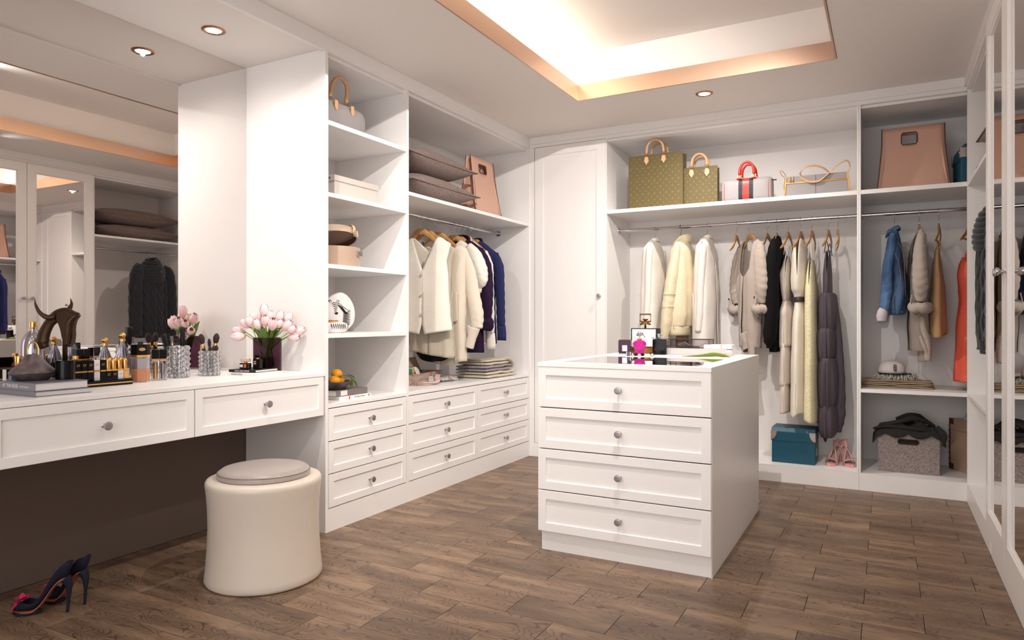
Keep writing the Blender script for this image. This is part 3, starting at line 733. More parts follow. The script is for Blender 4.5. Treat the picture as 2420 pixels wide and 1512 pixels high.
coat(-1.187, list(zip([(1.722,-1.198,-1.163),(1.700,-1.222,-1.152),(1.64,-1.248,-1.142),(1.544,-1.258,-1.130),(1.411,-1.266,-1.12),(1.278,-1.270,-1.116),(1.078,-1.272,-1.113),(.94,-1.273,-1.112),(.72,-1.275,-1.11)], hw1)),
     [(1.655,-1.200,-1.155),(1.60,-1.213,-1.142),(1.45,-1.222,-1.150),(1.34,-1.224,-1.157),(1.144,-1.230,-1.161),(1.014,-1.236,-1.172)], 'long off white wool coat between leather jacket and bare hanger', 2)
# cream leather jacket
x0 = -1.389
rows = prof(x0, [(1.715,-1.392,-1.325,.07),(1.68,-1.41,-1.315,.13),(1.62,-1.432,-1.300,.20),(1.55,-1.44,-1.290,.21),(1.416,-1.44,-1.278,.21),(1.281,-1.445,-1.276,.21),(1.146,-1.452,-1.282,.21),(1.05,-1.452,-1.302,.20)], 1)
cb = body(rows, fold=.008, nf=4, seed=3, rnd=.35)
sv = sl_side(x0, [(1.66,-1.385,-1.335),(1.60,-1.405,-1.33),(1.444,-1.446,-1.340),(1.292,-1.470,-1.362),(1.199,-1.482,-1.374),(1.078,-1.490,-1.389),(.945,-1.492,-1.424)], .20, None, .8, .035, 2)
bd = body([(1.052,.20,.20,.066,.086),(1.0,.198,.198,.062,.080),(.985,.19,.19,.055,.072)], fold=.002, nz=8, rnd=.35)
st = bmesh.new()
for z, a, b in ((1.292,-1.470,-1.362),(1.285,-1.471,-1.363),(1.199,-1.482,-1.374),(1.192,-1.483,-1.375),(.968,-1.491,-1.416)):
    for s in (1, -1): tube(st, [(s*.205+math.cos(t_)*(b-a)/2*1.07, (a+b)/2-x0+math.sin(t_)*(b-a)/2*.86, z) for t_ in [k*PI/8 for k in range(16)]], .0022, 5, closed=True)
co = tube(bmesh.new(), [(.0,-.058,1.625),(.06,-.04,1.665),(.085,.0,1.70),(.065,.055,1.715),(0,.072,1.718),(-.065,.055,1.715),(-.085,0,1.70),(-.06,-.04,1.665),(.0,-.055,1.625)], [.018,.026,.030,.032,.032,.032,.030,.026,.018], 12, 6, flat=.36, up=(0,1,.0))
t = garment('leather_jacket', 'cream leather jacket with standing collar between the two white coats', 'jacket', x0, YR, R90, [('jacket_body', cb, F_leather), ('sleeves', sv, F_leather), ('waistband', bd, F_leather), ('sleeve_seams', st, F_leather), ('collar', co, F_leather)], GC, .93)
# hem of a brown lining hanging below
mesh_obj('inner_tail', xf(body([(1.0,.10,.10,.018,.055),(.86,.10,.10,.016,.05)], fold=.003, nz=6), TR(0,0,-.93)), cloth('brown_lining', (150,122,96)), t)
# taupe knit cardigan, half turned to the room (copied into bay D)
def knit_cardigan(x, rz, label, group, tail):
    rows = [(1.690,.11,.11,.012,.012),(1.66,.15,.15,.026,.022),(1.60,.185,.185,.036,.03),(1.50,.19,.19,.048,.036),(1.36,.18,.18,.058,.042),(1.2,.16,.16,.062,.046),(1.05,.145,.145,.062,.048),(.90,.13,.13,.058,.046)]
    cb = body(rows, neck=1.425, back=1.60, nw=.085, square=True, fold=.007, nf=4, seed=5)
    sv = bmesh.new(); cf = bmesh.new(); tb_ = bmesh.new(); bt = bmesh.new()
    for s in (1, -1):
        sleeve([(s*.150,0,1.645),(s*.182,-.010,1.55),(s*.205,-.012,1.42),(s*.212,-.012,1.32),(s*.200,-.010,1.22)], [.034,.054,.060,.062,.042], .72, seed=s, bm=sv)
        n0 = 14; ring = [(s*.200+math.cos(k*2*PI/n0)*.042, -.012+math.sin(k*2*PI/n0)*.036, 1.175+.008*math.sin(3*k)) for k in range(n0)]
        cf = join(cf, tube(bmesh.new(), ring, [.032+.007*math.sin(k*2.4) for k in range(n0)], 12, closed=True))
        tube(tb_, [(s*.215,-.058,1.262),(s*.214,-.066,1.21),(s*.212,-.064,1.15),(s*.206,-.03,1.125)], [.011,.012,.012,.010], 8, 4, flat=.35, up=(0,1,0))
        btn(bt, s*.215, -.068, 1.258, .0085)
    parts = [('cardigan_body', cb, F_knit), ('sleeves', sv, F_knit), ('rolled_cuffs', cf, F_knit), ('tabs', tb_, F_knit), ('buttons', bt, M_blackm)]
    tl = bmesh.new()
    for pts, rs in tail: sleeve(pts, rs, .55, seed=4, bm=tl, wr=.09)
    parts.append(('trailing_hem', tl, F_knit))
    return garment('knit_cardigan', label, 'cardigan', x, YR, rz, parts, group, .68)
knit_cardigan(-.876, R90+.60, 'taupe rib knit cardigan with rolled cuffs and deep neckline on the back rail', GC,
    [([(.06,-.03,1.02),(.085,-.03,.90),(.10,-.03,.80),(.125,-.03,.69)], [.050,.040,.036,.040]), ([(-.02,-.03,1.0),(.0,-.03,.93),(.02,-.03,.88)], [.07,.06,.05])])
k2 = knit_cardigan(.191, R90+.05, 'taupe rib knit cardigan with rolled cuff hanging beside the denim jacket', GD,
    [([(.12,.0,1.12),(.13,.01,1.04),(.135,.035,.95),(.13,.035,.84)], [.042,.040,.038,.036]), ([(.145,-.01,1.0),(.15,.02,.92),(.14,.045,.86)], [.018,.026,.020]), ([(.05,0,1.05),(.05,.01,.95),(.05,.015,.83)], [.05,.045,.045])])
# black blouse
x0 = -.693
rows = prof(x0, [(1.70,-.705,-.672,.06),(1.67,-.715,-.665,.11),(1.62,-.735,-.66,.17),(1.54,-.75,-.65,.18),(1.43,-.75,-.655,.18),(1.2,-.748,-.65,.18),(1.0,-.745,-.66,.18),(.875,-.733,-.668,.16)], 1)
cb = body(rows, fold=.006, nf=4, seed=8, rnd=.4)
cb = sl_side(x0, [(1.665,-.71,-.67),(1.60,-.735,-.648),(1.50,-.755,-.646),(1.40,-.757,-.648),(1.28,-.760,-.645),(1.168,-.762,-.643),(1.016,-.772,-.655),(.95,-.765,-.668),(.92,-.742,-.692),(.905,-.745,-.688)], .17, cb, .8, .045, 4)
garment('blouse', 'black blouse with long full sleeves gathered at the wrist on the back rail', 'blouse', x0, YR, R90, [('blouse_body', cb, F_black)], GC, .86)
def prof2(x0, spec):
    """for dresses modelled with the near arm hole towards local -Y: x stays x, depth is the half width"""
    return [(z, max(.004, x0-a), max(.004, b-x0), hw, hw) for z, a, b, hw in spec]
x0 = -.615
cb = body(prof2(x0, [(1.56,-.630,-.616,.06),(1.50,-.645,-.606,.10),(1.416,-.672,-.596,.14),(1.318,-.656,-.594,.15),(1.232,-.645,-.602,.13)]), fold=.003, nf=5, seed=2, rnd=.45, nz=24, neck=1.40, back=1.40, nw=.006)
tr_ = bmesh.new()
for zt_, zb_, a, b, h in ((1.236,.915,-.668,-.578,.17),(.935,.645,-.662,-.585,.18),(.67,.452,-.657,-.592,.19)):
    tr_ = body(prof2(x0, [(zt_,-.645 if zt_ > 1 else a+.004,-.602 if zt_ > 1 else b-.004,.13 if zt_ > 1 else h-.01),(zt_-.08,a+.004,b,h),(zb_,a,b,h)]), fold=.005, nf=4, seed=zt_*9, rnd=.4, bm=tr_, nz=16, hem=lambda a_, f: .03*a_/.05*.3)
def straps(pts_list, m_r=.0022, bm=None):
    bm = bm or bmesh.new()
    for pts in pts_list: tube(bm, pts, m_r, 6, 4)
    return bm
def loops(xo, z0, r=.0022, f=-.012, b=.012):
    return straps([[(xo+f,-s*.085,z0),(xo+f*.6,-s*.09,1.60),(xo,-s*.09,1.640),(xo+b*.6,-s*.09,1.60),(xo+b,-s*.085,z0-.01)] for s in (1,-1)], r)
garment('dress', 'pale taupe tiered dress with thin straps beside the black blouse', 'dress', x0, YR, -.05, [('dress_body', cb, F_slip), ('tiers', tr_, F_slip), ('straps', loops(-.004, 1.56), F_slip)], GC, .44)
x0 = -.533
cb = body(prof2(x0, [(1.662,-.546,-.508,.12),(1.62,-.572,-.499,.15),(1.55,-.584,-.492,.16),(1.45,-.590,-.488,.16),(1.384,-.594,-.486,.16),(1.316,-.590,-.490,.15),(1.27,-.572,-.498,.12),(1.245,-.568,-.502,.115),(1.222,-.568,-.502,.115),(1.10,-.580,-.494,.15),(.976,-.584,-.490,.17),(.756,-.59,-.486,.20),(.447,-.592,-.484,.23)]),
    neck=1.385, back=1.385, nw=.011, fold=.006, nf=9, seed=12, rnd=.4, nz=90, hem=lambda a_, f: .015*math.sin(a_*60))
bl = body([(1.262,.038,.034,.124,.124),(1.225,.038,.034,.124,.124)], fold=0, nz=3, rnd=.42)
garment('dress', 'ivory silk dress with dark belt and gathered bodice on the back rail', 'dress', x0, YR, -.04, [('dress_body', cb, F_pale), ('belt', bl, F_belt)], GC, .44)
x0 = -.460
cb = body(prof2(x0, [(1.52,-.478,-.448,.08),(1.472,-.483,-.440,.12),(1.399,-.491,-.432,.15),(1.314,-.498,-.424,.16),(1.146,-.500,-.420,.17),(.978,-.496,-.415,.18),(.704,-.497,-.413,.20),(.405,-.505,-.408,.22)]), neck=1.33, back=1.33, nw=.010, fold=.004, nf=7, seed=14, rnd=.4, nz=60, hem=lambda a_, f: -.25*a_)
garment('dress', 'pale yellow brocade dress with thin straps beside the belted ivory dress', 'dress', x0, YR, -.04, [('dress_body', cb, F_yellow), ('straps', loops(-.002, 1.52), F_pale)], GC, .40)
x0 = -.354
cb = body(prof2(x0, [(1.58,-.372,-.342,.05),(1.50,-.380,-.338,.09),(1.42,-.386,-.334,.11),(1.30,-.386,-.332,.12),(1.27,-.384,-.330,.12)]), neck=1.40, back=1.40, nw=.010, fold=.003, seed=3, nz=20, rnd=.45)
def puff(z0, z1, a, b, h, pin=.55, sd=0):
    n = 9; r = []
    for k in range(n):
        u = k/(n-1); sw = pin+(1-pin)*math.sin(PI*min(1, u**.8*.97+.03))**.55
        r.append((z0+(z1-z0)*u, (x0-a)*sw, (b-x0)*sw, h*(.75+.25*sw), h*(.75+.25*sw)))
    return body(r, fold=.008, nf=15, seed=sd, nz=28, rnd=.42)
gt = bmesh.new()
for z0, z1, a, b, h, sd in ((1.285,1.015,-.420,-.296,.15,1),(1.045,.815,-.434,-.300,.16,2),(.84,.485,-.426,-.283,.17,3),(.515,.30,-.424,-.284,.17,5)): gt = join(gt, puff(z0, z1, a, b, h, .62, sd))
tail = join(body([(.40,.045,.045,.05,.05),(.33,.035,.035,.04,.04),(.25,.006,.006,.006,.006)], fold=.003, nz=8, cx=-.02), sleeve([(.035,-.02,1.27),(.055,.0,1.0),(.065,.0,.7),(.060,.0,.45),(.045,.0,.33)], [.02,.030,.040,.045,.035], 1, seed=4))
garment('dress', 'long charcoal ruched dress with pointed hem above the pink sandals', 'dress', x0, YR, -.04, [('dress_body', cb, F_char), ('gathers', gt, F_char), ('tail', tail, F_char), ('straps', loops(-.002, 1.56, .003, -.016, .016), F_belt)], GC, .25)
# ---- bay D
for x, l, r, kd in ((.048, 'carrying the denim jacket', 0, 'wood'), (.191, 'carrying the taupe cardigan by the denim jacket', 0, 'wood'), (.300, 'with trouser bar carrying the sand coloured top', -.12, 'bar'), (.470, 'with trouser bar carrying the coral dress', -.30, 'bar')):
    hanger(x, YR, R90+r, 'wooden hanger ' + l, HD, kd)
x0 = .048
rows = prof(x0, [(1.70,.030,.062,.06),(1.67,.015,.075,.13),(1.62,.004,.085,.20),(1.55,.0,.096,.21),(1.45,.0,.106,.21),(1.39,.0,.116,.21),(1.32,.002,.126,.21),(1.26,.004,.122,.205),(1.18,.006,.105,.20),(1.135,.008,.100,.19)], 1)
cb = body(rows, fold=.006, nf=4, seed=21, rnd=.38)
sv = sl_side(x0, [(1.655,.020,.060),(1.60,.0,.062),(1.457,-.026,.050),(1.36,-.034,.050),(1.285,-.038,.044),(1.20,-.042,.028),(1.150,-.044,.008)], .20, None, .85, .05, 6)
cf = sl_side(x0, [(1.156,-.050,.010),(1.15,-.058,.014),(1.12,-.064,.010),(1.09,-.058,.004)], .208, None, .9, .03, 1, cap=True)
cl = tube(bmesh.new(), [(.03,-.050,1.655),(.075,-.030,1.69),(.055,.022,1.712),(-.055,.022,1.712),(-.075,-.030,1.69),(-.03,-.050,1.655)], [.006,.012,.015,.015,.012,.006], 10, 6, flat=.4, up=(0,1,.5))
st = bmesh.new()
for pts in ([(.212,-.010,1.56),(.214,.018,1.48),(.216,.03,1.40),(.214,.028,1.33),(.216,.0,1.26),(.214,-.03,1.17)], [(.20,.02,1.60),(.21,.045,1.53),(.205,.055,1.40),(.20,.06,1.25)], [(.16,.062,1.545),(.0,.072,1.54),(-.16,.062,1.545)]): tube(st, pts, .0007, 5, 5)
bt = bmesh.new()
for y_ in (.0, .04): btn(bt, .20, y_, 1.152, .007)
garment('denim_jacket', 'faded blue denim jacket with white turned back cuffs on the right hand rail', 'jacket', x0, YR, R90, [('jacket_body', cb, F_denim), ('sleeves', sv, F_denim), ('turned_cuffs', cf, F_cuff), ('collar', cl, F_denim), ('stitching', st, F_thread), ('buttons', bt, M_chrome)], GD, 1.08)
x0 = .300
rows = prof(x0, [(1.57,.283,.302,.05),(1.53,.275,.305,.09),(1.454,.267,.314,.12),(1.296,.258,.330,.14),(1.138,.252,.337,.15),(1.005,.250,.339,.16)], 1)
cb = body(rows, fold=.006, nf=4, seed=22, rnd=.42, hem=lambda a_, f: .02*math.cos(a_*16))
sp = straps([[(s*.06,-.01,1.56),(s*.07,-.006,1.60),(s*.07,0,1.625),(s*.07,.008,1.60),(s*.06,.01,1.55)] for s in (1,-1)])
garment('camisole', 'sand coloured linen camisole hanging between taupe cardigan and coral dress', 'top', x0, YR, R90-.1, [('camisole_body', cb, F_sand), ('straps', sp, F_sand)], GD, .99)
x0 = .470
rows = prof(x0, [(1.50,.425,.50,.06),(1.44,.408,.52,.12),(1.386,.398,.53,.15),(1.293,.408,.525,.14),(1.235,.414,.52,.13),(1.138,.406,.53,.15),(.905,.395,.545,.18),(.712,.388,.555,.20)], 1)
cb = body(rows, neck=1.40, nw=.03, fold=.007, nf=5, seed=23, rnd=.42)
sp = straps([[(s*.09,-.035,1.47),(s*.09,-.01,1.56),(s*.09,0,1.625),(s*.09,.01,1.55),(s*.09,.03,1.46)] for s in (1,-1)], .003)
tie = tube(bmesh.new(), [(.05,-.064,1.245),(.07,-.075,1.27),(.085,-.07,1.25),(.06,-.066,1.225),(.05,-.064,1.245)], .004, 6, 4)
garment('dress', 'coral dotted strappy dress at the right end of the rail by the white side panel', 'dress', x0, YR, R90-.1, [('dress_body', cb, F_coral), ('straps', sp, F_coral)], GD, .70)
# ---- cable sweater in bay E, rod along Y at x .66, width along Y, front towards -X
M_cable = mat('black_cable_wool', (20, 20, 30), .85, sheen=.3)
def cable(u, v):
    """relief of twisted cables: u across, v along"""
    c = .075; k = math.floor(u/c); a = (u/c-k)*2-1
    w1 = math.sin(v*26+k*2.1)*.45; h = max(0, 1-((a-w1)/.42)**2)
    h2 = max(0, 1-((a+w1)/.42)**2); f = math.cos(v*26+k*2.1)
    g = abs(math.sin((a-w1)*9)) * .25
    return max(h*(.8+.2*f), h2*(.8-.2*f))*.011 + g*.004
def bumpy(bm, fn):
    bm.normal_update()
    for v_ in bm.verts: v_.co += v_.normal*fn(v_.co)
    return bm
hanger(.61, 4.60, R90+PI/2-.25, 'wooden hanger carrying the black cable sweater', 'hanger on the right wall rail')
rows = [(1.70,.06,.06,.03,.03),(1.665,.12,.12,.06,.05),(1.61,.165,.165,.085,.07),(1.50,.165,.165,.10,.08),(1.36,.17,.17,.105,.085),(1.19,.175,.175,.105,.085),(1.03,.175,.175,.10,.08),(.915,.165,.165,.09,.07)]
cb = bumpy(body(rows, fold=.0, nz=150, nu=60, rnd=.5), lambda c: -cable(c.x, c.z) if False else cable(c.x, c.z) if c.z > .99 else .006*abs(math.sin(c.x*160)))
sv = bmesh.new()
for s_ in (1, -1):
    t_ = sleeve([(s_*.12,-.01,1.655),(s_*.165,-.03,1.60),(s_*.188,-.035,1.48),(s_*.195,-.038,1.34),(s_*.198,-.04,1.18),(s_*.198,-.045,1.03),(s_*.192,-.05,.93)], [.045,.060,.062,.062,.062,.060,.046], .8, 60, 22, .0, seed=1)
    t_ = bumpy(t_, lambda c: cable(c.y*1.0+.1, c.z)*.9); sv = join(sv, t_)
hd = bmesh.new()
for k, (z, ry, rx, tz) in enumerate(((1.53,.125,.095,0),(1.56,.132,.100,0),(1.59,.132,.100,0),(1.62,.125,.096,0),(1.65,.115,.090,0),(1.68,.10,.082,0),(1.71,.08,.07,0),(1.735,.055,.05,0))):
    n0 = 26; ring = [(math.cos(q*2*PI/n0)*ry*.86, math.sin(q*2*PI/n0)*rx-.015, z-.35*math.cos(q*2*PI/n0)*ry*.5-.03*(math.sin(q*2*PI/n0) < 0)*abs(math.sin(q*2*PI/n0))) for q in range(n0)]
    tube(hd, ring, .019, 10, closed=True)
for f in hd.faces: f.smooth = True
t = garment('cable_sweater', 'black chunky cable sweater with cowl hood on the right wall rail', 'sweater', .55, 4.60, R90, [('sweater_body', cb, M_cable), ('sleeves', sv, M_cable)], None, .90)
mesh_obj('cowl_hood', xf(hd, TR(0,0,-.90)), M_cable, t)['kind'] = 'stuff'
# ================================================================== things on the left shelves
def pmesh(name, parent, bm, m, smooth=False, angle=None): return mesh_obj(name, bm, m, parent, smooth=smooth, angle=angle)
M_grey = cloth('grey_canvas', (150, 144, 145), (500, 500, 500), .2, rough=.6, var=.05)
M_tan2 = mat('pale_tan_leather', (222, 176, 134), .42); M_edge = mat('dark_leather_edge', (92, 52, 40), .5)
M_blush = mat('blush_leather', (208, 164, 144), .45)
def arc(p0, p1, h, lean=(0,0,0), n=9, k=.62):
    """handle curve between two feet, rising h"""
    p0, p1 = Vector(p0), Vector(p1); out = []
    for i in range(n):
        a = PI*i/(n-1); c = (p0+p1)/2; e_ = (p1-p0)/2
        out.append(c - e_*math.cos(a) + Vector((0,0,h))*math.sin(a)**k + Vector(lean)*math.sin(a)**k)
    return out
# duffel: long side parallel to the shelf front (local X = world Y)
t = thing('duffel_bag', 'grey duffel bag with two tan handles on the top left shelf', 'handbag', (-2.74, 2.925, 2.1395), PI/2)
bm = bmesh.new(); N = 14; rings = []
for i, (x, s) in enumerate(((-.20,.55),(-.195,.82),(-.18,.95),(-.12,1),(0,1.01),(.12,1),(.18,.95),(.195,.82),(.20,.55))):
    ring = []
    for k in range(24):
        a = 2*PI*k/24; y = math.cos(a); z = math.sin(a)
        yy = .105*s*math.copysign(abs(y)**.75, y); zz = .088+.088*s*math.copysign(abs(z)**(.6 if z < 0 else .9), z) if z > 0 else .088*(1-abs(z)**.45)
        ring.append(bm.verts.new((x, yy, zz)))
    rings.append(ring)
for a, b in zip(rings, rings[1:]):
    for k in range(24): bm.faces.new((a[k], a[(k+1)%24], b[(k+1)%24], b[k]))
bm.faces.new(rings[0]); bm.faces.new(rings[-1][::-1])
pmesh('bag_body', t, bm, M_grey, True, 50)
for y in (-.06, .06):
    h_ = pmesh('handle', t, TB(arc((-.065,y,.185),(.065,y,.185),.115,(0,-.02 if y < 0 else .03,0)), .0105, 10, 4), M_tan, True)
    for x in (-.065, .065):
        bm = bmesh.new(); prism(bm, [(x-.013,.03 if 0 else .118),(x,.100),(x+.013,.118),(x+.012,.158),(x-.012,.158)], y*1.0-.012-(.034 if y < 0 else -.024)-.003, y-.012-(.034 if y < 0 else -.024)+.003, 'y', .001)
        xf(bm, TR(0, 0, 0)); pmesh('handle_tab', t, bm, M_tan, False)
        q = tube(bmesh.new(), [(x-.010,y,.165),(x+.010,y,.165),(x+.010,y,.187),(x-.010,y,.187)], .0022, 6, closed=True); pmesh('buckle_ring', t, q, M_gold)
pmesh('zip_pull', t, B(.165,.19,-.006,.006,.172,.178, bev=.001), M_edge)
# lidded box
M_card = cloth('cream_card', (196, 188, 180), (300,300,300), .1, rough=.7, var=.03)
t = thing('storage_box', 'cream lidded storage box on the second left shelf', 'box', (-2.76, 2.985, 1.7645), PI/2)
pmesh('box_body', t, B(-.142,.215,-.13,.13,0,.095, bev=.002), M_card)
bm = bmesh.new(); box(bm, -.148,.221,-.136,.136,.092,.124, bev=.002); pmesh('lid', t, bm, M_card)
pmesh('rivet', t, L([(.005,0),(.005,.003),(.001,.004)], 12, M=TR(-.148,-.10,.108) @ Matrix.Rotation(-PI/2,4,'Y')), M_edge)
# round hat box with raised lid
M_hat = cloth('beige_leather_box', (182, 156, 136), (260,260,260), .15, rough=.55, var=.04)
t = thing('hat_box', 'round beige leather hat box with its lid tilted open on the third left shelf', 'box', (-2.74, 2.945, 1.3925))
pmesh('box_body', t, L([(.150,0),(.152,.004),(.152,.112),(.146,.112),(.146,.006),(.001,.006)], 56, cap=False), M_hat, True, 40)
lidM = TR(-.020, -.005, .152) @ Matrix.Rotation(math.radians(-15), 4, 'Y') @ Matrix.Rotation(math.radians(-6), 4, 'X')
l_ = pmesh('lid', t, xf(L([(.001,.040),(.150,.040),(.156,.036),(.156,0),(.150,0),(.149,.033),(.001,.034)], 56, cap=False), lidM), M_hat, True, 40)
bm = bmesh.new(); lathe(bm, [(.1485,.001),(.1485,.030)], 56, cap=False); pmesh('lid_lining', t, xf(bm, lidM), mat('brown_suede', (116, 82, 66), .9), True)
st = TB([(.110,.03,.042),(.140,.03,.052),(.160,.03,.046),(.166,.03,.028),(.166,.03,.004)], .011, 8, 4, flatv=.16, up=(0,1,0)); pmesh('strap', t, xf(st, lidM), M_tan2, True)
q = tube(bmesh.new(), [(.170,.014,-.022),(.170,.046,-.022),(.168,.046,.012),(.168,.014,.012)], .0028, 6, closed=True); pmesh('buckle', t, xf(q, lidM), mat('pale_metal', (226, 210, 180), .25, 1))
pmesh('lock_plate', t, B(.146,.157,.030,.072,.062,.090, bev=.002), mat('brushed_metal', (190, 182, 178), .35, 1))
# zebra ornament, flat egg, and dish
M_porc = mat('white_porcelain', (240, 236, 234), .08, coat=.5)
t = thing('egg_ornament', 'tall white egg shaped porcelain ornament printed with a zebra', 'ornament', (-2.70, 2.955, 1.0305), math.radians(62))
def eggprof(k=1): return [(.001,0),(.030,.001),(.040,.006)] + [( .0915*math.sqrt(4*u**.84*(1-u**.84)), .004+.222*u) for u in [i/16 for i in range(3,16)]+[.965,.985]] + [(.001,.2265)]
pmesh('egg_body', t, L(eggprof(), 40, sy=.42), M_porc, True)
M_ink = mat('black_print', (18,16,18), .3)
def ribbon(bm, pts, w0, w1, f):
    """thin printed stroke; pts in (a,z), projected by f to the surface"""
    P_ = [Vector((a, z, 0)) for a, z in pts]; P_ = catmull(P_, 5); n = len(P_); L_ = []; R_ = []
    for i, p in enumerate(P_):
        d = (P_[min(i+1,n-1)]-P_[max(i-1,0)]).normalized(); nn = Vector((-d.y, d.x, 0)); w_ = (w0+(w1-w0)*i/(n-1))*math.sin(PI*(.12+.82*i/(n-1)))**.5
        a, b = p+nn*w_, p-nn*w_
        L_.append(bm.verts.new(f(a.x, a.y))); R_.append(bm.verts.new(f(b.x, b.y)))
    for i in range(n-1): bm.faces.new((L_[i], L_[i+1], R_[i+1], R_[i]))
def on_egg(a, z):
    u = max(.02, min(.98, (z-.004)/.222)); R_ = .0915*math.sqrt(4*u**.84*(1-u**.84))
    y = -.42*math.sqrt(max(1e-6, R_*R_-a*a)) - .0012; return (a, y, z)
bm = bmesh.new()
head = [[(-.052,.158),(-.040,.166),(-.030,.160)],[(-.050,.150),(-.036,.156),(-.024,.150)],[(-.046,.142),(-.034,.146),(-.020,.140)],[(-.042,.132),(-.032,.136),(-.022,.132)],[(-.040,.122),(-.032,.126),(-.024,.122)],[(-.040,.113),(-.034,.116),(-.028,.113)]]
for s_ in head: ribbon(bm, s_, .0022, .0016, on_egg)
for s_ in ([(-.038,.108),(-.030,.104),(-.024,.108),(-.030,.113)],): ribbon(bm, s_, .005, .005, on_egg)
for s_ in ([(-.058,.165),(-.066,.176),(-.056,.180),(-.052,.168)],[(-.028,.166),(-.020,.180),(-.012,.172),(-.022,.162)]): ribbon(bm, s_, .0018, .0018, on_egg)
for k in range(10):
    u = k/9; ribbon(bm, [(-.026+.036*u,.158-.045*u),(-.012+.034*u,.150-.043*u),(.006+.030*u,.140-.038*u)][::-1], .0028, .0018, on_egg)
for k in range(9):
    u = k/8; ribbon(bm, [(.010-.004*u,.108-.062*u),(.030,.112-.066*u),(.052+.003*u,.120-.075*u)], .0032, .0022, on_egg)
for k in range(7):
    u = k/6; ribbon(bm, [(.008,.046-.030*u),(.018,.048-.030*u)], .0014, .0012, on_egg); ribbon(bm, [(.030,.046-.030*u),(.040,.050-.030*u)], .0014, .0012, on_egg)
ribbon(bm, [(-.032,.165),(-.010,.160),(.012,.142),(.032,.128),(.056,.120)], .0016, .0016, on_egg)
ribbon(bm, [(.006,.050),(.005,.03),(.007,.014)], .0012, .0012, on_egg); ribbon(bm, [(.044,.05),(.044,.03),(.042,.014)], .0012, .0012, on_egg)
o = pmesh('zebra_print', t, bm, M_ink); o['kind'] = 'stuff'
t = thing('dish', 'small white porcelain dish with zebra stripes beside the egg ornament', 'dish', (-2.625, 2.815, 1.0305), math.radians(60)); t.scale = (1.25, 1.25, 1.1)
pmesh('dish_body', t, L([(.001,0),(.045,.001),(.060,.014),(.068,.034),(.066,.046),(.050,.052),(.001,.050)], 40, sy=.75), M_porc, True)
pmesh('gold_knob', t, L([(.001,.049),(.020,.050),(.030,.058),(.028,.062),(.001,.063)], 28, c=(.0,0,0)), M_gold, True)
bm = bmesh.new()
def on_dish(a, z):
    R_ = .060+.008*(z-.014)/.02; return (a, -.75*math.sqrt(max(1e-6, R_*R_-a*a))-.0015, z)
for k in range(8): ribbon(bm, [(-.02+.009*k,.046),(-.015+.009*k,.034),(-.012+.009*k,.020)], .0022, .0012, on_dish)
pmesh('stripe_print', t, bm, M_ink)['kind'] = 'stuff'
# books, bowl, mandarins
def book(name, label, loc, rz, w, d, h, cover, spine_text=None, pages=(236,230,224), tsize=.01, tcol=None, group=None, cov_m=None, tx=0, spine_side='y', cat='book'):
    """spine faces local -Y; w along X, d along Y"""
    t = thing(name, label, cat, loc, rz, group); cm = cov_m or mat('cover_%d_%d_%d' % cover, cover, .45); c = .0022
    bm = bmesh.new(); box(bm, -w/2, w/2, -d/2, d/2, 0, c, bev=.0005); box(bm, -w/2, w/2, -d/2, d/2, h-c, h, bev=.0005); box(bm, -w/2, w/2, -d/2, -d/2+c, c, h-c)
    pmesh('cover', t, bm, cm); pmesh('page_block', t, B(-w/2+.003, w/2-.003, -d/2+c, d/2-.003, c, h-c), mat('pages_%d' % pages[0], pages, .8))
    if spine_text:
        for s_, x_, sz in spine_text: text_obj('spine_text', s_, sz, tcol, t, TR(x_, -d/2-.0006, h/2) @ UP_FACE_NEGY, .0002)
    return t
M_inkg = mat('grey_print', (90, 86, 88), .6); M_inkw = mat('white_print', (232, 228, 228), .5)
# spines face +X in the shelf (rz +90: local -Y -> +X)
t = book('book', 'thin white primer book at the bottom of the left shelf stack under the grey book', (-2.70, 2.995, .6625), PI/2, .262, .17, .017, (238,234,230), [('Pit Games Primer', .035, .0125)], tcol=M_inkg)
pmesh('red_band', t, B(-.056,-.046,-.0862,-.0855,.001,.016), mat('red_orange', (206, 74, 30), .5))
pmesh('emblem', t, L([(.006,0),(.006,.0008),(.003,.0008),(.003,0)], 16, M=TR(.112,-.0853,.009) @ Matrix.Rotation(PI/2,4,'X'), cap=False), M_inkg)
t = book('book', 'thick grey book with white spine label under the fruit bowl', (-2.715, 2.985, .680), PI/2, .255, .17, .034, (120,110,110))
pmesh('spine_label', t, B(-.095,-.042,-.0862,-.0855,.004,.031), mat('label_white', (226,220,218), .5))
t = thing('fruit_bowl', 'dark grey shallow bowl on the two books of the left shelf', 'bowl', (-2.70, 2.925, .7145))
pmesh('bowl_body', t, L([(.001,0),(.052,0),(.058,.004),(.062,.016),(.080,.030),(.098,.044),(.096,.046),(.078,.034),(.056,.022),(.001,.018)], 44), mat('grey_stoneware', (74, 64, 66), .35), True, 50)
M_or = mat('mandarin_skin', (236, 158, 24), .35); vv = coords(M_or, (260,260,260)); n = nd(M_or, 'ShaderNodeTexNoise'); n.inputs['Scale'].default_value = 1; lk(M_or, vv, n.inputs['Vector']); bump(M_or, n.outputs['Fac'], .25, .001)
def sph(r, c=(0,0,0), sz=1, seg=20, rings=12): return L([(max(.0004, r*math.sin(PI*i/rings)), -r*sz*math.cos(PI*i/rings)) for i in range(rings+1)], seg, c=c)
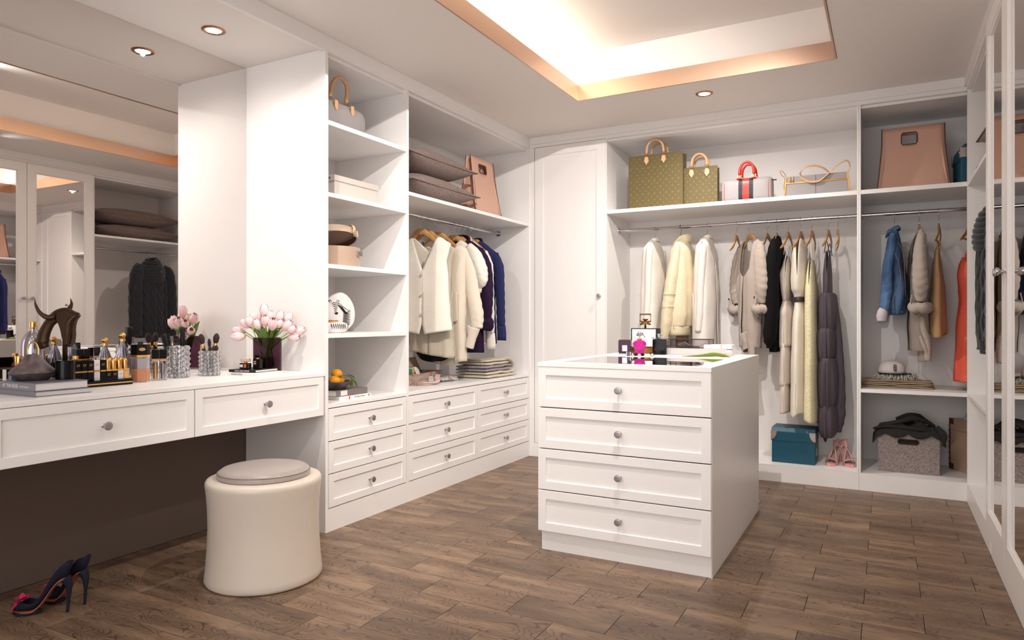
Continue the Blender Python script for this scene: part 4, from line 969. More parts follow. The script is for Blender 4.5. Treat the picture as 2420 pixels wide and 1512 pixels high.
for i, (x, y, z, r, lb) in enumerate(((-2.690,2.925,.800,.031,'orange mandarin on top of the other fruit in the bowl'), (-2.672,2.890,.765,.032,'orange mandarin at the left of the bowl'), (-2.705,2.960,.764,.031,'orange mandarin at the right of the bowl, partly behind leaves'))):
    t = thing('mandarin', lb, 'fruit', (x, y, z-r*.9), group='mandarins in the bowl'); pmesh('fruit_skin', t, sph(r, (0,0,r*.9), .9), M_or, True); pmesh('stem_button', t, L([(.004,0),(.002,.003)], 8, c=(0,0,r*1.78)), mat('stem_green', (70,96,40), .6))
M_leaf = mat('citrus_leaf', (116, 168, 44), .35); M_leafd = mat('dark_leaf', (36, 66, 34), .4)
def leaf(L_, w, bend=.3, n=9):
    bm = bmesh.new(); rows = []
    for i in range(n+1):
        u = i/n; ww = w*math.sin(PI*u**.8)**.9+.0004; z = -bend*L_*u*u
        rows.append([bm.verts.new((L_*u, -ww, z)), bm.verts.new((L_*u, 0, z-.15*w)), bm.verts.new((L_*u, ww, z))])
    for a, b in zip(rows, rows[1:]):
        for k in (0, 1): bm.faces.new((a[k], a[k+1], b[k+1], b[k]))
    return bm
t = thing('mandarin_sprig', 'sprig of green citrus leaves lying over the bowl rim', 'leaves', (-2.69, 2.94, .778))
pmesh('twig', t, TB([(.01,-.125,.004),(.02,-.06,.006),(.03,.0,.014),(.03,.05,.006),(.03,.08,-.012)], .0018, 6, 4), mat('twig', (110, 100, 40), .6), True)
for (x, y, z, a, tl, L1, w1, m_) in ((.03,.035,.018,80,-10,.060,.014,M_leaf),(.035,.075,-.010,60,-45,.055,.014,M_leaf),(.03,.07,-.010,-70,-75,.05,.013,M_leaf),(.02,-.07,.006,60,20,.05,.008,M_leafd),(.025,.03,.018,-100,5,.03,.009,M_leaf)):
    pmesh('leaf', t, xf(leaf(L1, w1), TR(x,y,z) @ RZ(math.radians(a)) @ Matrix.Rotation(math.radians(-tl), 4, 'Y')), m_, True)
# ================================================================== bay B
M_cush = cloth('brown_basket_weave', (128, 108, 100), (190,190,190), .7, kind='voronoi', var=.2, dist=.002)
def cushion(label, cat, loc, rz, w, d, h, seed, group, m=M_cush):
    t = thing('cushion', label, cat, loc, rz, group); bm = bmesh.new(); N = 30; G = {}
    for sg in (1, -1):
        for i in range(N+1):
            for j in range(N+1):
                u, v_ = i/N*2-1, j/N*2-1
                px = u*w/2*(1-.07*(1-v_*v_)*abs(u)**3); py = v_*d/2*(1-.07*(1-u*u)*abs(v_)**3)
                z = h/2*(max(0, 1-abs(u)**2.6)**.62)*(max(0, 1-abs(v_)**2.6)**.62)
                z *= 1+.06*noise.noise(Vector((u*2.5, v_*2.5, seed+sg)))
                if sg < 0: z = min(z, h*.47)
                G[sg,i,j] = bm.verts.new((px, py, h/2+sg*z))
        for i in range(N):
            for j in range(N):
                f = (G[sg,i,j], G[sg,i+1,j], G[sg,i+1,j+1], G[sg,i,j+1]); bm.faces.new(f if sg > 0 else f[::-1])
    bmesh.ops.remove_doubles(bm, verts=bm.verts, dist=.0012)
    pmesh('cushion_cover', t, bm, m, True)
    p = [(-w/2,-d/2),(-w/4,-d/2*.955),(0,-d/2*.93),(w/4,-d/2*.955),(w/2,-d/2),(w/2*.93,0),(w/2,d/2),(0,d/2*.93),(-w/2,d/2),(-w/2*.93,0)]
    pmesh('piping', t, tube(bmesh.new(), [(a,b,h/2) for a,b in p], .0035, 6, closed=True), m, True); return t
cushion('brown woven cushion under the other on the shelf above the left rail', 'cushion', (-2.80, 3.84, 1.8805), PI/2, .80, .50, .185, 1, 'cushions on the left wardrobe shelf')
cushion('brown woven cushion lying on top of its pair above the left rail', 'cushion', (-2.80, 3.81, 2.045), PI/2, .80, .50, .185, 2, 'cushions on the left wardrobe shelf')
cushion('brown woven cushion under its pair on the shelf of the right wall wardrobe', 'cushion', (.70, 4.47, 1.9265), PI/2, .92, .46, .15, 3, 'cushions in the right wall wardrobe')
cushion('brown woven cushion on top of its pair in the right wall wardrobe', 'cushion', (.70, 4.46, 2.072), PI/2, .94, .46, .17, 4, 'cushions in the right wall wardrobe')
# totes
def tote(label, loc, rz, wt, wb, h, dt, db, hole, group):
    """wt/wb width at top/bottom, dt/db gap between the panels at top/bottom; hole (x0,x1,z0,z1)"""
    t = thing('tote_bag', label, 'handbag', loc, rz, group)
    for sg in (-1, 1):
        xs = sorted(set([-1,-.8,-.6,-.4,-.2,0,.2,.4,.6,.8,1]) | {hole[0]/(wt/2), hole[1]/(wt/2), hole[0]/(wt/2)+.05, hole[1]/(wt/2)-.05})
        zs = sorted(set([i/12 for i in range(13)]) | {hole[2]/h, hole[3]/h, hole[2]/h+.03, hole[3]/h-.03})
        bm = bmesh.new(); V = {}
        for i, u in enumerate(xs):
            for j, q in enumerate(zs):
                w_ = (wb+(wt-wb)*min(1, q*1.35)**.8)/2; y = (db+(dt-db)*q**.7)/2
                V[i,j] = bm.verts.new((u*w_, sg*y, q*h))
        for i in range(len(xs)-1):
            for j in range(len(zs)-1):
                cu, cz = (xs[i]+xs[i+1])/2*wt/2, (zs[j]+zs[j+1])/2*h
                if hole[0] < cu < hole[1] and hole[2] < cz < hole[3]:
                    L4 = [(i,j),(i+1,j),(i+1,j+1),(i,j+1)]
                    cor = [(abs(xs[a]*wt/2-hole[0]) < 1e-5 or abs(xs[a]*wt/2-hole[1]) < 1e-5) and (abs(zs[b]*h-hole[2]) < 1e-5 or abs(zs[b]*h-hole[3]) < 1e-5) for a,b in L4]
                    if any(cor):
                        k = cor.index(True); bm.faces.new([V[L4[(k-1)%4]], V[L4[k]], V[L4[(k+1)%4]]])
                    continue
                bm.faces.new((V[i,j], V[i+1,j], V[i+1,j+1], V[i,j+1]))
        o = pmesh('leather_panel', t, bm, M_blush, True); md = o.modifiers.new('thickness', 'SOLIDIFY'); md.thickness = .0045
        ed = bmesh.new(); fy = lambda q: sg*((db+(dt-db)*q**.7)/2)
        hz = [(hole[0],hole[2]+.012),(hole[0]+.008,hole[2]),(hole[1]-.008,hole[2]),(hole[1],hole[2]+.012),(hole[1],hole[3]-.012),(hole[1]-.008,hole[3]),(hole[0]+.008,hole[3]),(hole[0],hole[3]-.012)]
        tube(ed, [(a, fy(b/h)+(-.001 if sg < 0 else .001), b) for a, b in hz], .0032, 6, closed=True)
        pmesh('handle_hole_edge', t, ed, M_edge, True)
        for s2 in (1, -1): pmesh('side_edge', t, TB([(s2*(wb+(wt-wb)*min(1, q*1.35)**.8)/2, fy(q), q*h) for q in (0,.1,.25,.4,.55,.7,.85,1)], .0028, 6), M_edge, True)
    for s2 in (1, -1):
        bm = bmesh.new(); a = [bm.verts.new((s2*(wb/2-.016), y, .002)) for y in (-db/2, 0, db/2)]; b = [bm.verts.new((s2*(wt/2-.032-(.03 if k == 1 else 0)), y, h*.93)) for k, y in enumerate((-dt/2+.002, 0, dt/2-.002))]
        for k in (0, 1): bm.faces.new((a[k], a[k+1], b[k+1], b[k]))
        pmesh('gusset', t, bm, M_blush)
    pmesh('base', t, B(-wb/2+.004, wb/2-.004, -db/2, db/2, 0, .004), M_blush)
    return t
# bay B: panel faces +X, seen with its near edge towards the camera
tote('blush leather tote with cut out handle next to the brown cushions', (-2.69, 4.47, 1.8805), PI/2, .335, .385, .425, .035, .17, (-.065, .045, .315, .38), 'blush leather totes')
tote('large blush leather tote with cut out handle on the shelf right of the tall divider', (.152, 5.245, 1.9405), 0, .355, .415, .425, .05, .22, (-.065, .025, .305, .385), 'blush leather totes')
# fold stack helper
def folded(name, label, loc, rz, w, d, layers, m, cat, group=None, r=.7, seed=0, drape=None):
    """folded cloth: layers of thickness h, each a rounded slab with a rolled front edge"""
    t = thing(name, label, cat, loc, rz, group); z = 0
    for k, h in enumerate(layers):
        bm = bmesh.new(); N = 22; M_ = 14; ww = w/2*(1-.02*k+.015*math.sin(seed+k*2)); dd = d/2*(1-.02*k)
        rings = []
        for i in range(N+1):
            u = i/N*2-1; x = ww*math.copysign(abs(u)**.85, u); e_ = max(.02, 1-abs(u)**7)
            ring = []
            for j in range(M_):
                a = 2*PI*j/M_; c, s_ = math.cos(a), math.sin(a)
                yy = dd*math.copysign(abs(c)**.35, c)*(.93+.07*e_); zz = h/2*math.copysign(abs(s_)**.6, s_)*e_**.5
                zz += .0045*noise.noise(Vector((x*7, yy*5, seed+k)))+.0035*noise.noise(Vector((x*22, yy*9, seed+k*5)))
                if drape and x > drape[0]: zz -= (x-drape[0])*drape[1]
                ring.append(bm.verts.new((x, yy+.004*noise.noise(Vector((x*14, 3, seed+k*3))), z+h/2+zz)))
            rings.append(ring)
        for a, b in zip(rings, rings[1:]):
            for j in range(M_): bm.faces.new((a[j], a[(j+1)%M_], b[(j+1)%M_], b[j]))
        bm.faces.new(rings[0]); bm.faces.new(rings[-1][::-1])
        pmesh('fold', t, bm, m, True); z += h*.96
    return t
F_k1 = cloth('oat_wool', (212, 200, 180), (330,330,330), .7, var=.08); F_k2 = cloth('grey_mohair', (156, 146, 150), (160,160,160), .8, var=.16)
GF = 'folded knits on the left wardrobe worktop'
folded('folded_knit', 'oat coloured folded knit at the bottom of the stack of three', (-2.745, 4.655, .6625), PI/2, .47, .31, (.026,.024), F_k1, 'folded jumper', GF, seed=1)
folded('folded_knit', 'grey folded knit in the middle of the stack of three', (-2.745, 4.63, .7115), PI/2, .43, .29, (.024,.024), F_k2, 'folded jumper', GF, seed=4)
t = folded('folded_knit', 'oat coloured folded knit draped over the top of the stack of three', (-2.745, 4.62, .7585), PI/2, .36, .27, (.024,.020), F_k1, 'folded jumper', GF, seed=7)
pmesh('draped_end', t, xf(sleeve([(.11,-.09,.036),(.17,-.10,.030),(.215,-.10,.006),(.235,-.10,-.022),(.238,-.10,-.036)], [.05,.05,.045,.04,.036], .26, up=(1,0,.7), cap=True), TR(0,0,0)), F_k1, True)
# sewing box, spool, lace, ribbon
M_boxw = mat('pale_greyed_wood', (176, 152, 140), .6); vv = coords(M_boxw, (8, 60, 60)); n = nd(M_boxw, 'ShaderNodeTexNoise'); n.inputs['Scale'].default_value = 1; lk(M_boxw, vv, n.inputs['Vector']); lk(M_boxw, ramp(M_boxw, n.outputs['Fac'], [(.3,(150,124,112)),(.7,(194,170,156))]), bsdf(M_boxw).inputs['Base Color'])
t = thing('wooden_box', 'open pale wooden sewing box with lace spilling out under the waistcoat', 'box', (-2.86, 3.93, .6625), math.radians(100))
for a in ((-.20,.20,-.09,-.082,0,.078),(-.20,.20,.082,.09,0,.078),(-.20,-.192,-.082,.082,0,.078),(.192,.20,-.082,.082,0,.078),(-.192,.192,-.082,.082,0,.006)): pmesh('box_side', t, B(*a, bev=.001), M_boxw)
pmesh('lid', t, xf(B(-.20,.20,-.004,.004,0,.10, bev=.001), TR(0,.088,.078) @ Matrix.Rotation(math.radians(-25),4,'X')), M_boxw)
pmesh('clasp', t, B(-.02,.02,-.094,-.090,.055,.074, bev=.001), M_gold)
t = thing('thread_spool', 'wooden spool of green thread on the sewing box beside the divider', 'spool', (-2.80, 3.735, .758), math.radians(20))
rot = Matrix.Rotation(PI/2, 4, 'Y')
pmesh('spool_core', t, xf(L([(.022,-.032),(.022,-.026),(.010,-.024),(.010,.024),(.022,.026),(.022,.032)], 24), rot), M_hwood, True, 40)
pmesh('thread', t, xf(L([(.011,-.024),(.018,-.022),(.018,.022),(.011,.024)], 24), rot), mat('green_thread', (30, 128, 92), .7), True, 40)
M_lace = mat('lace', (232, 226, 224), .8); vv = coords(M_lace, (130,130,130)); vo = nd(M_lace, 'ShaderNodeTexVoronoi', feature='DISTANCE_TO_EDGE'); vo.inputs['Scale'].default_value = 1; lk(M_lace, vv, vo.inputs['Vector'])
lk(M_lace, ramp(M_lace, vo.outputs['Distance'], [(.04,(60,54,56)),(.10,(236,230,228)),(.30,(236,230,228)),(.36,(110,100,102))]), bsdf(M_lace).inputs['Base Color'])
M_pink = mat('pink_ribbon', (236, 204, 198), .4)
def strip(pts, w, m, name, label, cat, loc, up=(0,0,1), wave=.0, rz=0):
    t = thing(name, label, cat, loc, rz); bm = tube(bmesh.new(), pts, w, 10, 7, flat=.06, up=up, rf=(lambda u, t_: 1+wave*math.sin(u*60)) if wave else None, cap=True)
    pmesh('band', t, bm, m, True); return t
strip([(0,.0,.085),(.03,.04,.095),(.055,.02,.06),(.06,.06,.03),(.04,.12,.022),(.07,.17,.030),(.04,.22,.022)], .026, M_lace, 'lace_trim', 'strip of white lace with dark outlines hanging out of the sewing box', 'lace', (-2.82, 3.77, .664), (1,0,.4), .12)
strip([(0,0,.020),(.02,.05,.034),(.0,.10,.024),(.03,.15,.030),(.01,.22,.018),(.03,.27,.02)], .020, M_lace, 'lace_trim', 'crumpled white lace beside the pink ribbon on the worktop', 'lace', (-2.76, 3.95, .664), (1,0,.8), .15)
strip([(.02,-.02,.022),(.05,.06,.016),(.04,.13,.022),(.0,.18,.035),(-.02,.22,.05),(-.04,.27,.055),(-.01,.33,.030),(.02,.36,.02),(-.03,.40,.034)], .018, M_pink, 'ribbon', 'pale pink ribbon curled along the worktop in front of the sewing box', 'ribbon', (-2.73, 3.78, .664), (.2,0,1))
# ================================================================== bay C top shelf
ZS = 1.9405
M_mono = cloth('olive_coated_canvas', (108, 95, 64), (400,400,400), .1, rough=.5, var=.05); M_monp = mat('olive_print', (142, 134, 62), .6)
def monogram(bm, w, h, y, x0=None):
    """repeating print: initials, four-point stars, round and pointed blossoms"""
    dx, dz = .0455, .0245; nx, nz = int(w/dx)+2, int(h/dz)+1
    def poly(c, pts): bm.faces.new([bm.verts.new((c[0]+a, y, c[1]+b)) for a, b in pts])
    def bar(c, p, q, t_):
        d = Vector((q[0]-p[0], q[1]-p[1])).normalized(); n_ = Vector((-d.y, d.x))*t_
        poly(c, [(p[0]+n_.x,p[1]+n_.y),(q[0]+n_.x,q[1]+n_.y),(q[0]-n_.x,q[1]-n_.y),(p[0]-n_.x,p[1]-n_.y)])
    for j in range(nz):
        for i in range(nx):
            cx_, cz_ = -w/2+.022+i*dx-(dx/2 if j % 2 else 0), .018+j*dz
            if abs(cx_) > w/2-.012 or cz_ > h-.012: continue
            kd = ('star' if j % 2 else ('lv' if (i+j//2) % 2 == 0 else 'ring')) if (j//2) % 2 == 0 else ('star' if j % 2 else ('dia' if (i+j//2) % 2 == 0 else 'star'))
            c = (cx_, cz_)
            if kd == 'star':
                p = []
                for k in range(8): a = k*PI/4; r_ = .0075 if k % 2 == 0 else .0024; p.append((r_*math.cos(a), r_*math.sin(a)))
                poly(c, p)
            elif kd == 'lv':
                bar(c, (-.004,.008),(-.008,-.007),.0011); bar(c, (-.0085,-.0075),(.001,-.0075),.0011); bar(c, (-.004,.009),(.0025,-.005),.0012); bar(c, (.0025,-.005),(.009,.009),.0008)
            elif kd == 'ring':
                n = 14
                for k in range(n):
                    a, b = 2*PI*k/n, 2*PI*(k+1)/n
                    if k % 4 == 3: continue
                    poly(c, [(.0085*math.cos(a),.0085*math.sin(a)),(.0085*math.cos(b),.0085*math.sin(b)),(.0062*math.cos(b),.0062*math.sin(b)),(.0062*math.cos(a),.0062*math.sin(a))])
                poly(c, [(.003,0),(0,.003),(-.003,0),(0,-.003)])
            else:
                for p, q in (((-.007,0),(0,.008)),((0,.008),(.007,0)),((.007,0),(0,-.008)),((0,-.008),(-.007,0))): bar(c, p, q, .0008)
                poly(c, [(.0025,0),(0,.003),(-.0025,0),(0,-.003)])
    return bm
def flat_bag(label, loc, rz, w, d, h, hx, hh):
    t = thing('monogram_tote', label, 'handbag', loc, rz, 'olive monogram tote bags')
    pmesh('front_panel', t, B(-w/2,w/2,-d/2,-d/2+.006,0,h, bev=.0015), M_mono); pmesh('back_panel', t, B(-w/2,w/2,d/2-.006,d/2,0,h, bev=.0015), M_mono)
    for s_ in (1, -1): pmesh('gusset', t, B(s_*(w/2-.006), s_*(w/2-.010), -d/2+.006, d/2-.006, .002, h-.01), M_mono)
    pmesh('base', t, B(-w/2,w/2,-d/2+.006,d/2-.006,0,.004), M_mono)
    pmesh('monogram_print', t, monogram(bmesh.new(), w, h, -d/2-.0006), M_monp)['kind'] = 'stuff'
    for s_ in (-1, 1):
        y = s_*(d/2+.006)
        pmesh('handle', t, TB(arc((-hx,y,h+.006),(hx,y,h+.006),hh,(0,0,0), k=.75), .009, 10, 4), M_tan, True)
        for x in (-hx, hx):
            bm = bmesh.new(); prism(bm, [(x-.012,h-.018),(x-.018,h-.05),(x,h-.078),(x+.018,h-.05),(x+.012,h-.018)], y-.003, y+.002, 'y', .0008); pmesh('handle_tab', t, bm, M_tan2)
            pmesh('buckle_ring', t, tube(bmesh.new(), [(x-.014,y,h-.020),(x+.014,y,h-.020),(x+.014,y,h+.008),(x-.014,y,h+.008)], .0025, 6, closed=True), M_gold)
    return t
flat_bag('larger olive monogram tote with tan handles at the left end of the back shelf', (-1.533, 5.16, ZS), 0, .418, .11, .412, .066, .098)
flat_bag('smaller olive monogram tote standing behind the right edge of the larger one', (-1.222, 5.22, ZS), .05, .262, .09, .295, .056, .088)
# bowling bag
t = thing('bowling_bag', 'grey bowling bag with red and navy centre stripe and red handle', 'handbag', (-.875, 5.18, ZS), 0)
def loaf(w, d, h, n=9, tp=.55):
    bm = bmesh.new(); rings = []
    for i in range(n):
        u = i/(n-1)*2-1; x = w/2*math.sin(u*PI/2); s_ = (1-abs(u)**6)**.5*.10+.90 if abs(u) < 1 else .88
        ring = []
        for k in range(28):
            a = 2*PI*k/28; c, q = math.cos(a), math.sin(a)
            ring.append(bm.verts.new((x, d/2*s_*math.copysign(abs(c)**.6, c), h/2+h/2*(s_ if q > 0 else 1)*math.copysign(abs(q)**(tp if q > 0 else .4), q))))
        rings.append(ring)
    for a, b in zip(rings, rings[1:]):
        for k in range(28): bm.faces.new((a[k], a[(k+1)%28], b[(k+1)%28], b[k]))
    bm.faces.new(rings[0]); bm.faces.new(rings[-1][::-1]); return bm
pmesh('bag_body', t, loaf(.335,.15,.172), M_grey, True, 50)
M_red = mat('red_leather', (196, 44, 26), .4); M_navy = mat('navy_canvas', (24, 26, 40), .6)
def band(x0, x1, off, m, name='stripe'):
    bm = bmesh.new(); n = 20; P0 = []
    for k in range(n+1):
        a = -PI*.40+ (PI*1.30)*k/n*-1 + PI*.0
        a = PI*1.42 - PI*.95*k/n
        c, q = math.cos(a), math.sin(a)
        P0.append((.15/2*math.copysign(abs(c)**.6, c)*1.0, .172/2+.172/2*math.copysign(abs(q)**(.55 if q > 0 else .4), q)))
    A_ = [(bm.verts.new((x0, y*(1+off*12)-.0, z+off)), bm.verts.new((x1, y*(1+off*12), z+off))) for y, z in P0]
    for a, b in zip(A_, A_[1:]): bm.faces.new((a[0], a[1], b[1], b[0]))
    return pmesh(name, t, bm, m)
band(-.052,-.024,.0015,M_navy); band(-.024,.020,.0018,M_red); band(.020,.048,.0015,M_navy)
for y in (-.045, .045):
    pmesh('handle', t, TB(arc((-.050,y,.195),(.050,y,.195),.090,(0,0,0), k=.8), [.011,.010,.009,.0085,.0085,.0085,.009,.010,.011], 10, 4), M_red, True)
    for x in (-.050, .050):
        pmesh('handle_ring', t, tube(bmesh.new(), [(x+.013*math.cos(a*PI/6),y-.004,.185+.013*math.sin(a*PI/6)) for a in range(12)], .0022, 6, closed=True), M_gold)
        pmesh('handle_tab', t, L([(.019,0),(.017,.006),(.006,.012)], 16, sy=.6, c=(x,y-.012,.163)), M_red, True)
for x in (-.150, .150): pmesh('piping', t, TB([(x, -.0700*1.0, .01),(x,-.0735,.05),(x,-.0735,.10),(x,-.070,.135),(x,-.05,.160),(x,0,.1715)], .0022, 6, 4), M_red, True)
pmesh('zip_tab', t, B(.15,.195,-.008,.008,.146,.152, bev=.001), M_navy); pmesh('zip_tab', t, B(-.18,-.155,-.012,.004,.135,.142, bev=.001), M_edge)
# satchel
t = thing('satchel', 'grey satchel with tan edging and a looped tan shoulder strap', 'handbag', (-.42, 5.20, ZS), 0)
bm = bmesh.new(); prism(bm, [(-.205,0),(.205,0),(.195,.10),(.188,.155),(-.192,.155),(-.196,.10)], -.05, .05, 'y', .006); pmesh('bag_body', t, bm, M_grey)
M_trim = mat('ochre_trim', (218, 170, 98), .5)
for pts in ([(-.205,-.052,.0),(-.197,-.052,.10),(-.193,-.052,.155)], [(.205,-.052,0),(.196,-.052,.10),(.189,-.052,.155)], [(-.195,-.053,.108),(.193,-.053,.108)]): pmesh('edging', t, TB(pts, .0055, 8, flat=.5, up=(0,1,0)), M_trim, True)
pmesh('seam', t, TB([(-.005,-.0515,.0),(-.005,-.0515,.155)], .001, 5), M_edge)
for x in (-.168, -.150): 
    pmesh('toggle', t, TB([(x,-.055,.158),(x,-.058,.135),(x,-.058,.122)], .003, 8, 3), M_trim, True); pmesh('toggle_ball', t, sph(.006, (x,-.059,.119), 1, 12, 8), M_gold, True)
sp_ = TB([(.190,-.01,.155),(.205,-.02,.185),(.195,-.03,.225),(.165,-.04,.225),(.10,-.055,.175),(.035,-.062,.118),(.0,-.064,.104),(-.05,-.062,.110),(-.095,-.05,.145),(-.10,-.03,.185),(-.065,-.01,.220),(-.01,.01,.225),(.04,.02,.205),(.075,.03,.170),(.09,.04,.14)], .012, 10, 8, flatv=.16, up=(.15,.75,.65))
pmesh('shoulder_strap', t, sp_, M_tan2, True)
pmesh('side_strap', t, TB([(-.20,-.01,.03),(-.212,-.015,.09),(-.206,-.02,.15),(-.222,-.03,.17),(-.235,-.04,.195),(-.228,-.04,.205),(-.205,-.02,.180),(-.198,-.01,.15)], .011, 8, 5, flatv=.16, up=(0,1,.3)), M_tan, True)
# teal boxes
M_teal = mat('teal_card', (4, 74, 96), .45); M_plate = mat('satin_corner_plate', (196, 182, 174), .35, .9)
def teal(label, loc, rz):
    t = thing('teal_box', label, 'box', loc, rz, 'teal storage boxes')
    pmesh('box_body', t, B(-.138,.138,-.115,.115,0,.198, bev=.002), M_teal)
    bm = bmesh.new(); prism(bm, [(-.119,.150),(.119,.150),(.119,.215),(.098,.240),(-.098,.240),(-.119,.215)], -.141, .141, 'x', .0015); pmesh('lid', t, bm, M_teal)
    for x in (-1, 1):
        bm = bmesh.new(); q = [(x*.144,.222)]+[(x*(.144-.038*math.cos(a*PI/12)), .222-.052*math.sin(a*PI/12)*1.25) for a in range(7)]
        q = [(x*.1435,.218),(x*.104,.218)]+[(x*(.1435-.0395*math.cos(a)), .218-.062*math.sin(a)) for a in (.4,.8,1.2,1.57)]
        prism(bm, q, -.1225, -.1195, 'y', .0006); pmesh('corner_plate', t, bm, M_plate)
        pmesh('corner_side', t, B(x*.1415, x*.1435, -.122, -.085, .160, .218), M_plate)
        pmesh('rivet', t, sph(.005, (x*.128,-.1225,.190), 1, 10, 6), M_chrome, True)
    pmesh('label_holder', t, B(.1385,.1405,-.03,.03,.05,.10), M_plate)
    return t
teal('teal box with metal corners on the floor of the back wardrobe', (-.563, 5.225, .1130), -.02)
teal('teal box seen edge on at the right end of the upper shelf', (.508, 5.20, ZS), -PI/2+.08)
# pink sandals
M_pinkl = mat('pink_patent', (226, 158, 158), .3); M_insole = mat('taupe_insole', (170, 150, 142), .7)
def sandal(label, loc, rz, mir=1):
    t = thing('sandal', label, 'shoe', loc, rz, 'pink sandals')      # toe towards local -Y
    def sole(u): # u 0 heel..1 toe -> (y, z, half width)
        y = .11-.22*u; z = .095*(1-min(1, u/.62))**1.0*(1)+.0; z = .085*(.5+.5*math.cos(min(1, u/.66)*PI)) + .018
        w_ = (.024, .026, .024, .026, .034, .037, .033, .016)[min(7, int(u*7.99))]; return y, z, w_
    bm = bmesh.new(); n = 22; up_ = []; lo = []
    for i in range(n+1):
        u = i/n; y, z, _ = sole(u); k = u*7; a = int(min(6, k)); W = (.020,.027,.025,.025,.033,.037,.033,.012); w_ = W[a]+(W[a+1]-W[a])*(k-a)
        th = .010 if u < .55 else .018
        up_.append((bm.verts.new((-w_, y, z)), bm.verts.new((w_, y, z)))); lo.append((bm.verts.new((-w_, y, max(0, z-th))), bm.verts.new((w_, y, max(0, z-th)))))
    for i in range(n):
        bm.faces.new((up_[i][0], up_[i][1], up_[i+1][1], up_[i+1][0])); bm.faces.new((lo[i][0], lo[i+1][0], lo[i+1][1], lo[i][1]))
        for k in (0, 1): bm.faces.new((up_[i][k], up_[i+1][k], lo[i+1][k], lo[i][k]))
    bm.faces.new((up_[0][0], up_[0][1], lo[0][1], lo[0][0])); bm.faces.new((up_[n][0], up_[n][1], lo[n][1], lo[n][0]))
    pmesh('sole', t, bm, M_pinkl); 
    pmesh('insole', t, TB([(0, sole(u)[0], sole(u)[1]+.001) for u in (.05,.2,.35,.5,.65,.8,.93)], [.018,.022,.021,.022,.028,.030,.022], 8, 3, flat=.06, up=(0,0,1)), M_insole, True)
    pmesh('heel', t, TB([(0,.100,.095),(0,.102,.05),(0,.098,.0)], [.019,.013,.009], 10, 3), M_pinkl, True)
    pmesh('toe_strap', t, TB([(-.036,-.052,.014),(-.031,-.052,.036),(0,-.052,.047),(.031,-.052,.036),(.036,-.052,.014)], .020, 10, 5, flatv=.10, up=(0,1,0)), M_pinkl, True)
    pmesh('ankle_strap', t, tube(bmesh.new(), [(.028*math.cos(a*PI/6), .088+.034*math.sin(a*PI/6), .150+.008*math.cos(a*PI/6)) for a in range(12)], .0042, 8, flat=.4, closed=True), M_pinkl, True)
    pmesh('heel_cup', t, TB([(-.022,.085,.098),(-.026,.105,.13),(0,.124,.148),(.026,.105,.13),(.022,.085,.098)], .006, 8, 4, flat=.4), M_pinkl, True)
    pmesh('instep_strap', t, TB([(-.030,-.035,.030),(-.012,0,.085),(.004,.035,.120),(.0,.055,.145)], .004, 8, 4, flat=.5), M_pinkl, True)
    pmesh('instep_strap', t, TB([(.030,-.035,.030),(.012,0,.085),(-.004,.035,.120),(.0,.055,.145)], .004, 8, 4, flat=.5), M_pinkl, True)
    pmesh('buckle', t, B(.026,.030,.10,.112,.145,.157, bev=.001), M_gold)
    return t
sandal('left pink platform sandal nearer the teal box', (-.318, 5.235, .1130), -.22)
sandal('right pink platform sandal nearer the divider', (-.235, 5.25, .1130), .30)
# ================================================================== bay D
M_bask = cloth('grey_tweed', (148, 136, 132), (160,160,420), .6, var=.42)
t = thing('fabric_basket', 'grey tweed storage basket with oval hand hole under the cap', 'basket', (.125, 5.255, .1130), 0)
w, d, h = .345, .23, .262
def holed(wd, hh, hx, hz0, hz1, y0, y1):
    """wall with a slot-shaped hand hole"""
    bm = bmesh.new(); n = 20; cz_ = (hz0+hz1)/2; r = (hz1-hz0)/2
    inner = []
    for k in range(n):
        a = 2*PI*k/n+PI/n; inner.append(((hx-r)*(1 if math.cos(a) > 0 else -1)+r*math.cos(a), cz_+r*math.sin(a)))
    outer = []
    for a, b in inner:
        dx_, dz_ = a*1.0, (b-cz_)*3.2
        s_ = min((wd/2)/max(1e-6, abs(dx_)), ((hh-cz_) if dz_ > 0 else cz_)/max(1e-6, abs(dz_))); outer.append((dx_*s_, cz_+dz_*s_))
    corners = [(wd/2,hh),(-wd/2,hh),(-wd/2,0),(wd/2,0)]
    for c in corners:
        k = min(range(n), key=lambda i: (outer[i][0]-c[0])**2+(outer[i][1]-c[1])**2); outer[k] = c
    V = [[bm.verts.new((p[0], y, p[1])) for p in Q] for y in (y0, y1) for Q in (inner, outer)]
    for k in range(n):
        q = (k+1) % n
        bm.faces.new((V[0][k], V[0][q], V[1][q], V[1][k])); bm.faces.new((V[2][k], V[3][k], V[3][q], V[2][q])); bm.faces.new((V[0][k], V[2][k], V[2][q], V[0][q])); bm.faces.new((V[1][k], V[1][q], V[3][q], V[3][k]))
    return bm
pmesh('front_wall', t, holed(w, h, .058, .185, .215, -d/2, -d/2+.006), M_bask); pmesh('back_wall', t, B(-w/2,w/2,d/2-.006,d/2,0,h, bev=.002), M_bask)
for s_ in (1, -1): pmesh('side_wall', t, B(s_*(w/2-.006), s_*w/2, -d/2+.006, d/2-.006, 0, h, bev=.002), M_bask)
pmesh('bottom', t, B(-w/2+.006,w/2-.006,-d/2+.006,d/2-.006,0,.006), M_bask)
pmesh('hole_rim', t, tube(bmesh.new(), [((.058-.015)*(1 if math.cos(a) > 0 else -1)+.017*math.cos(a), -d/2-.0005, .20+.017*math.sin(a)) for a in [k*2*PI/20+PI/20 for k in range(20)]], .0025, 6, closed=True), M_edge)
pmesh('lining', t, B(-w/2+.008,w/2-.008,-d/2+.014,d/2-.008,.008,.255), mat('dark_lining', (28,26,28), .8))
F_scarf = cloth('charcoal_wool', (52, 50, 50), (300,300,300), .5, var=.15)
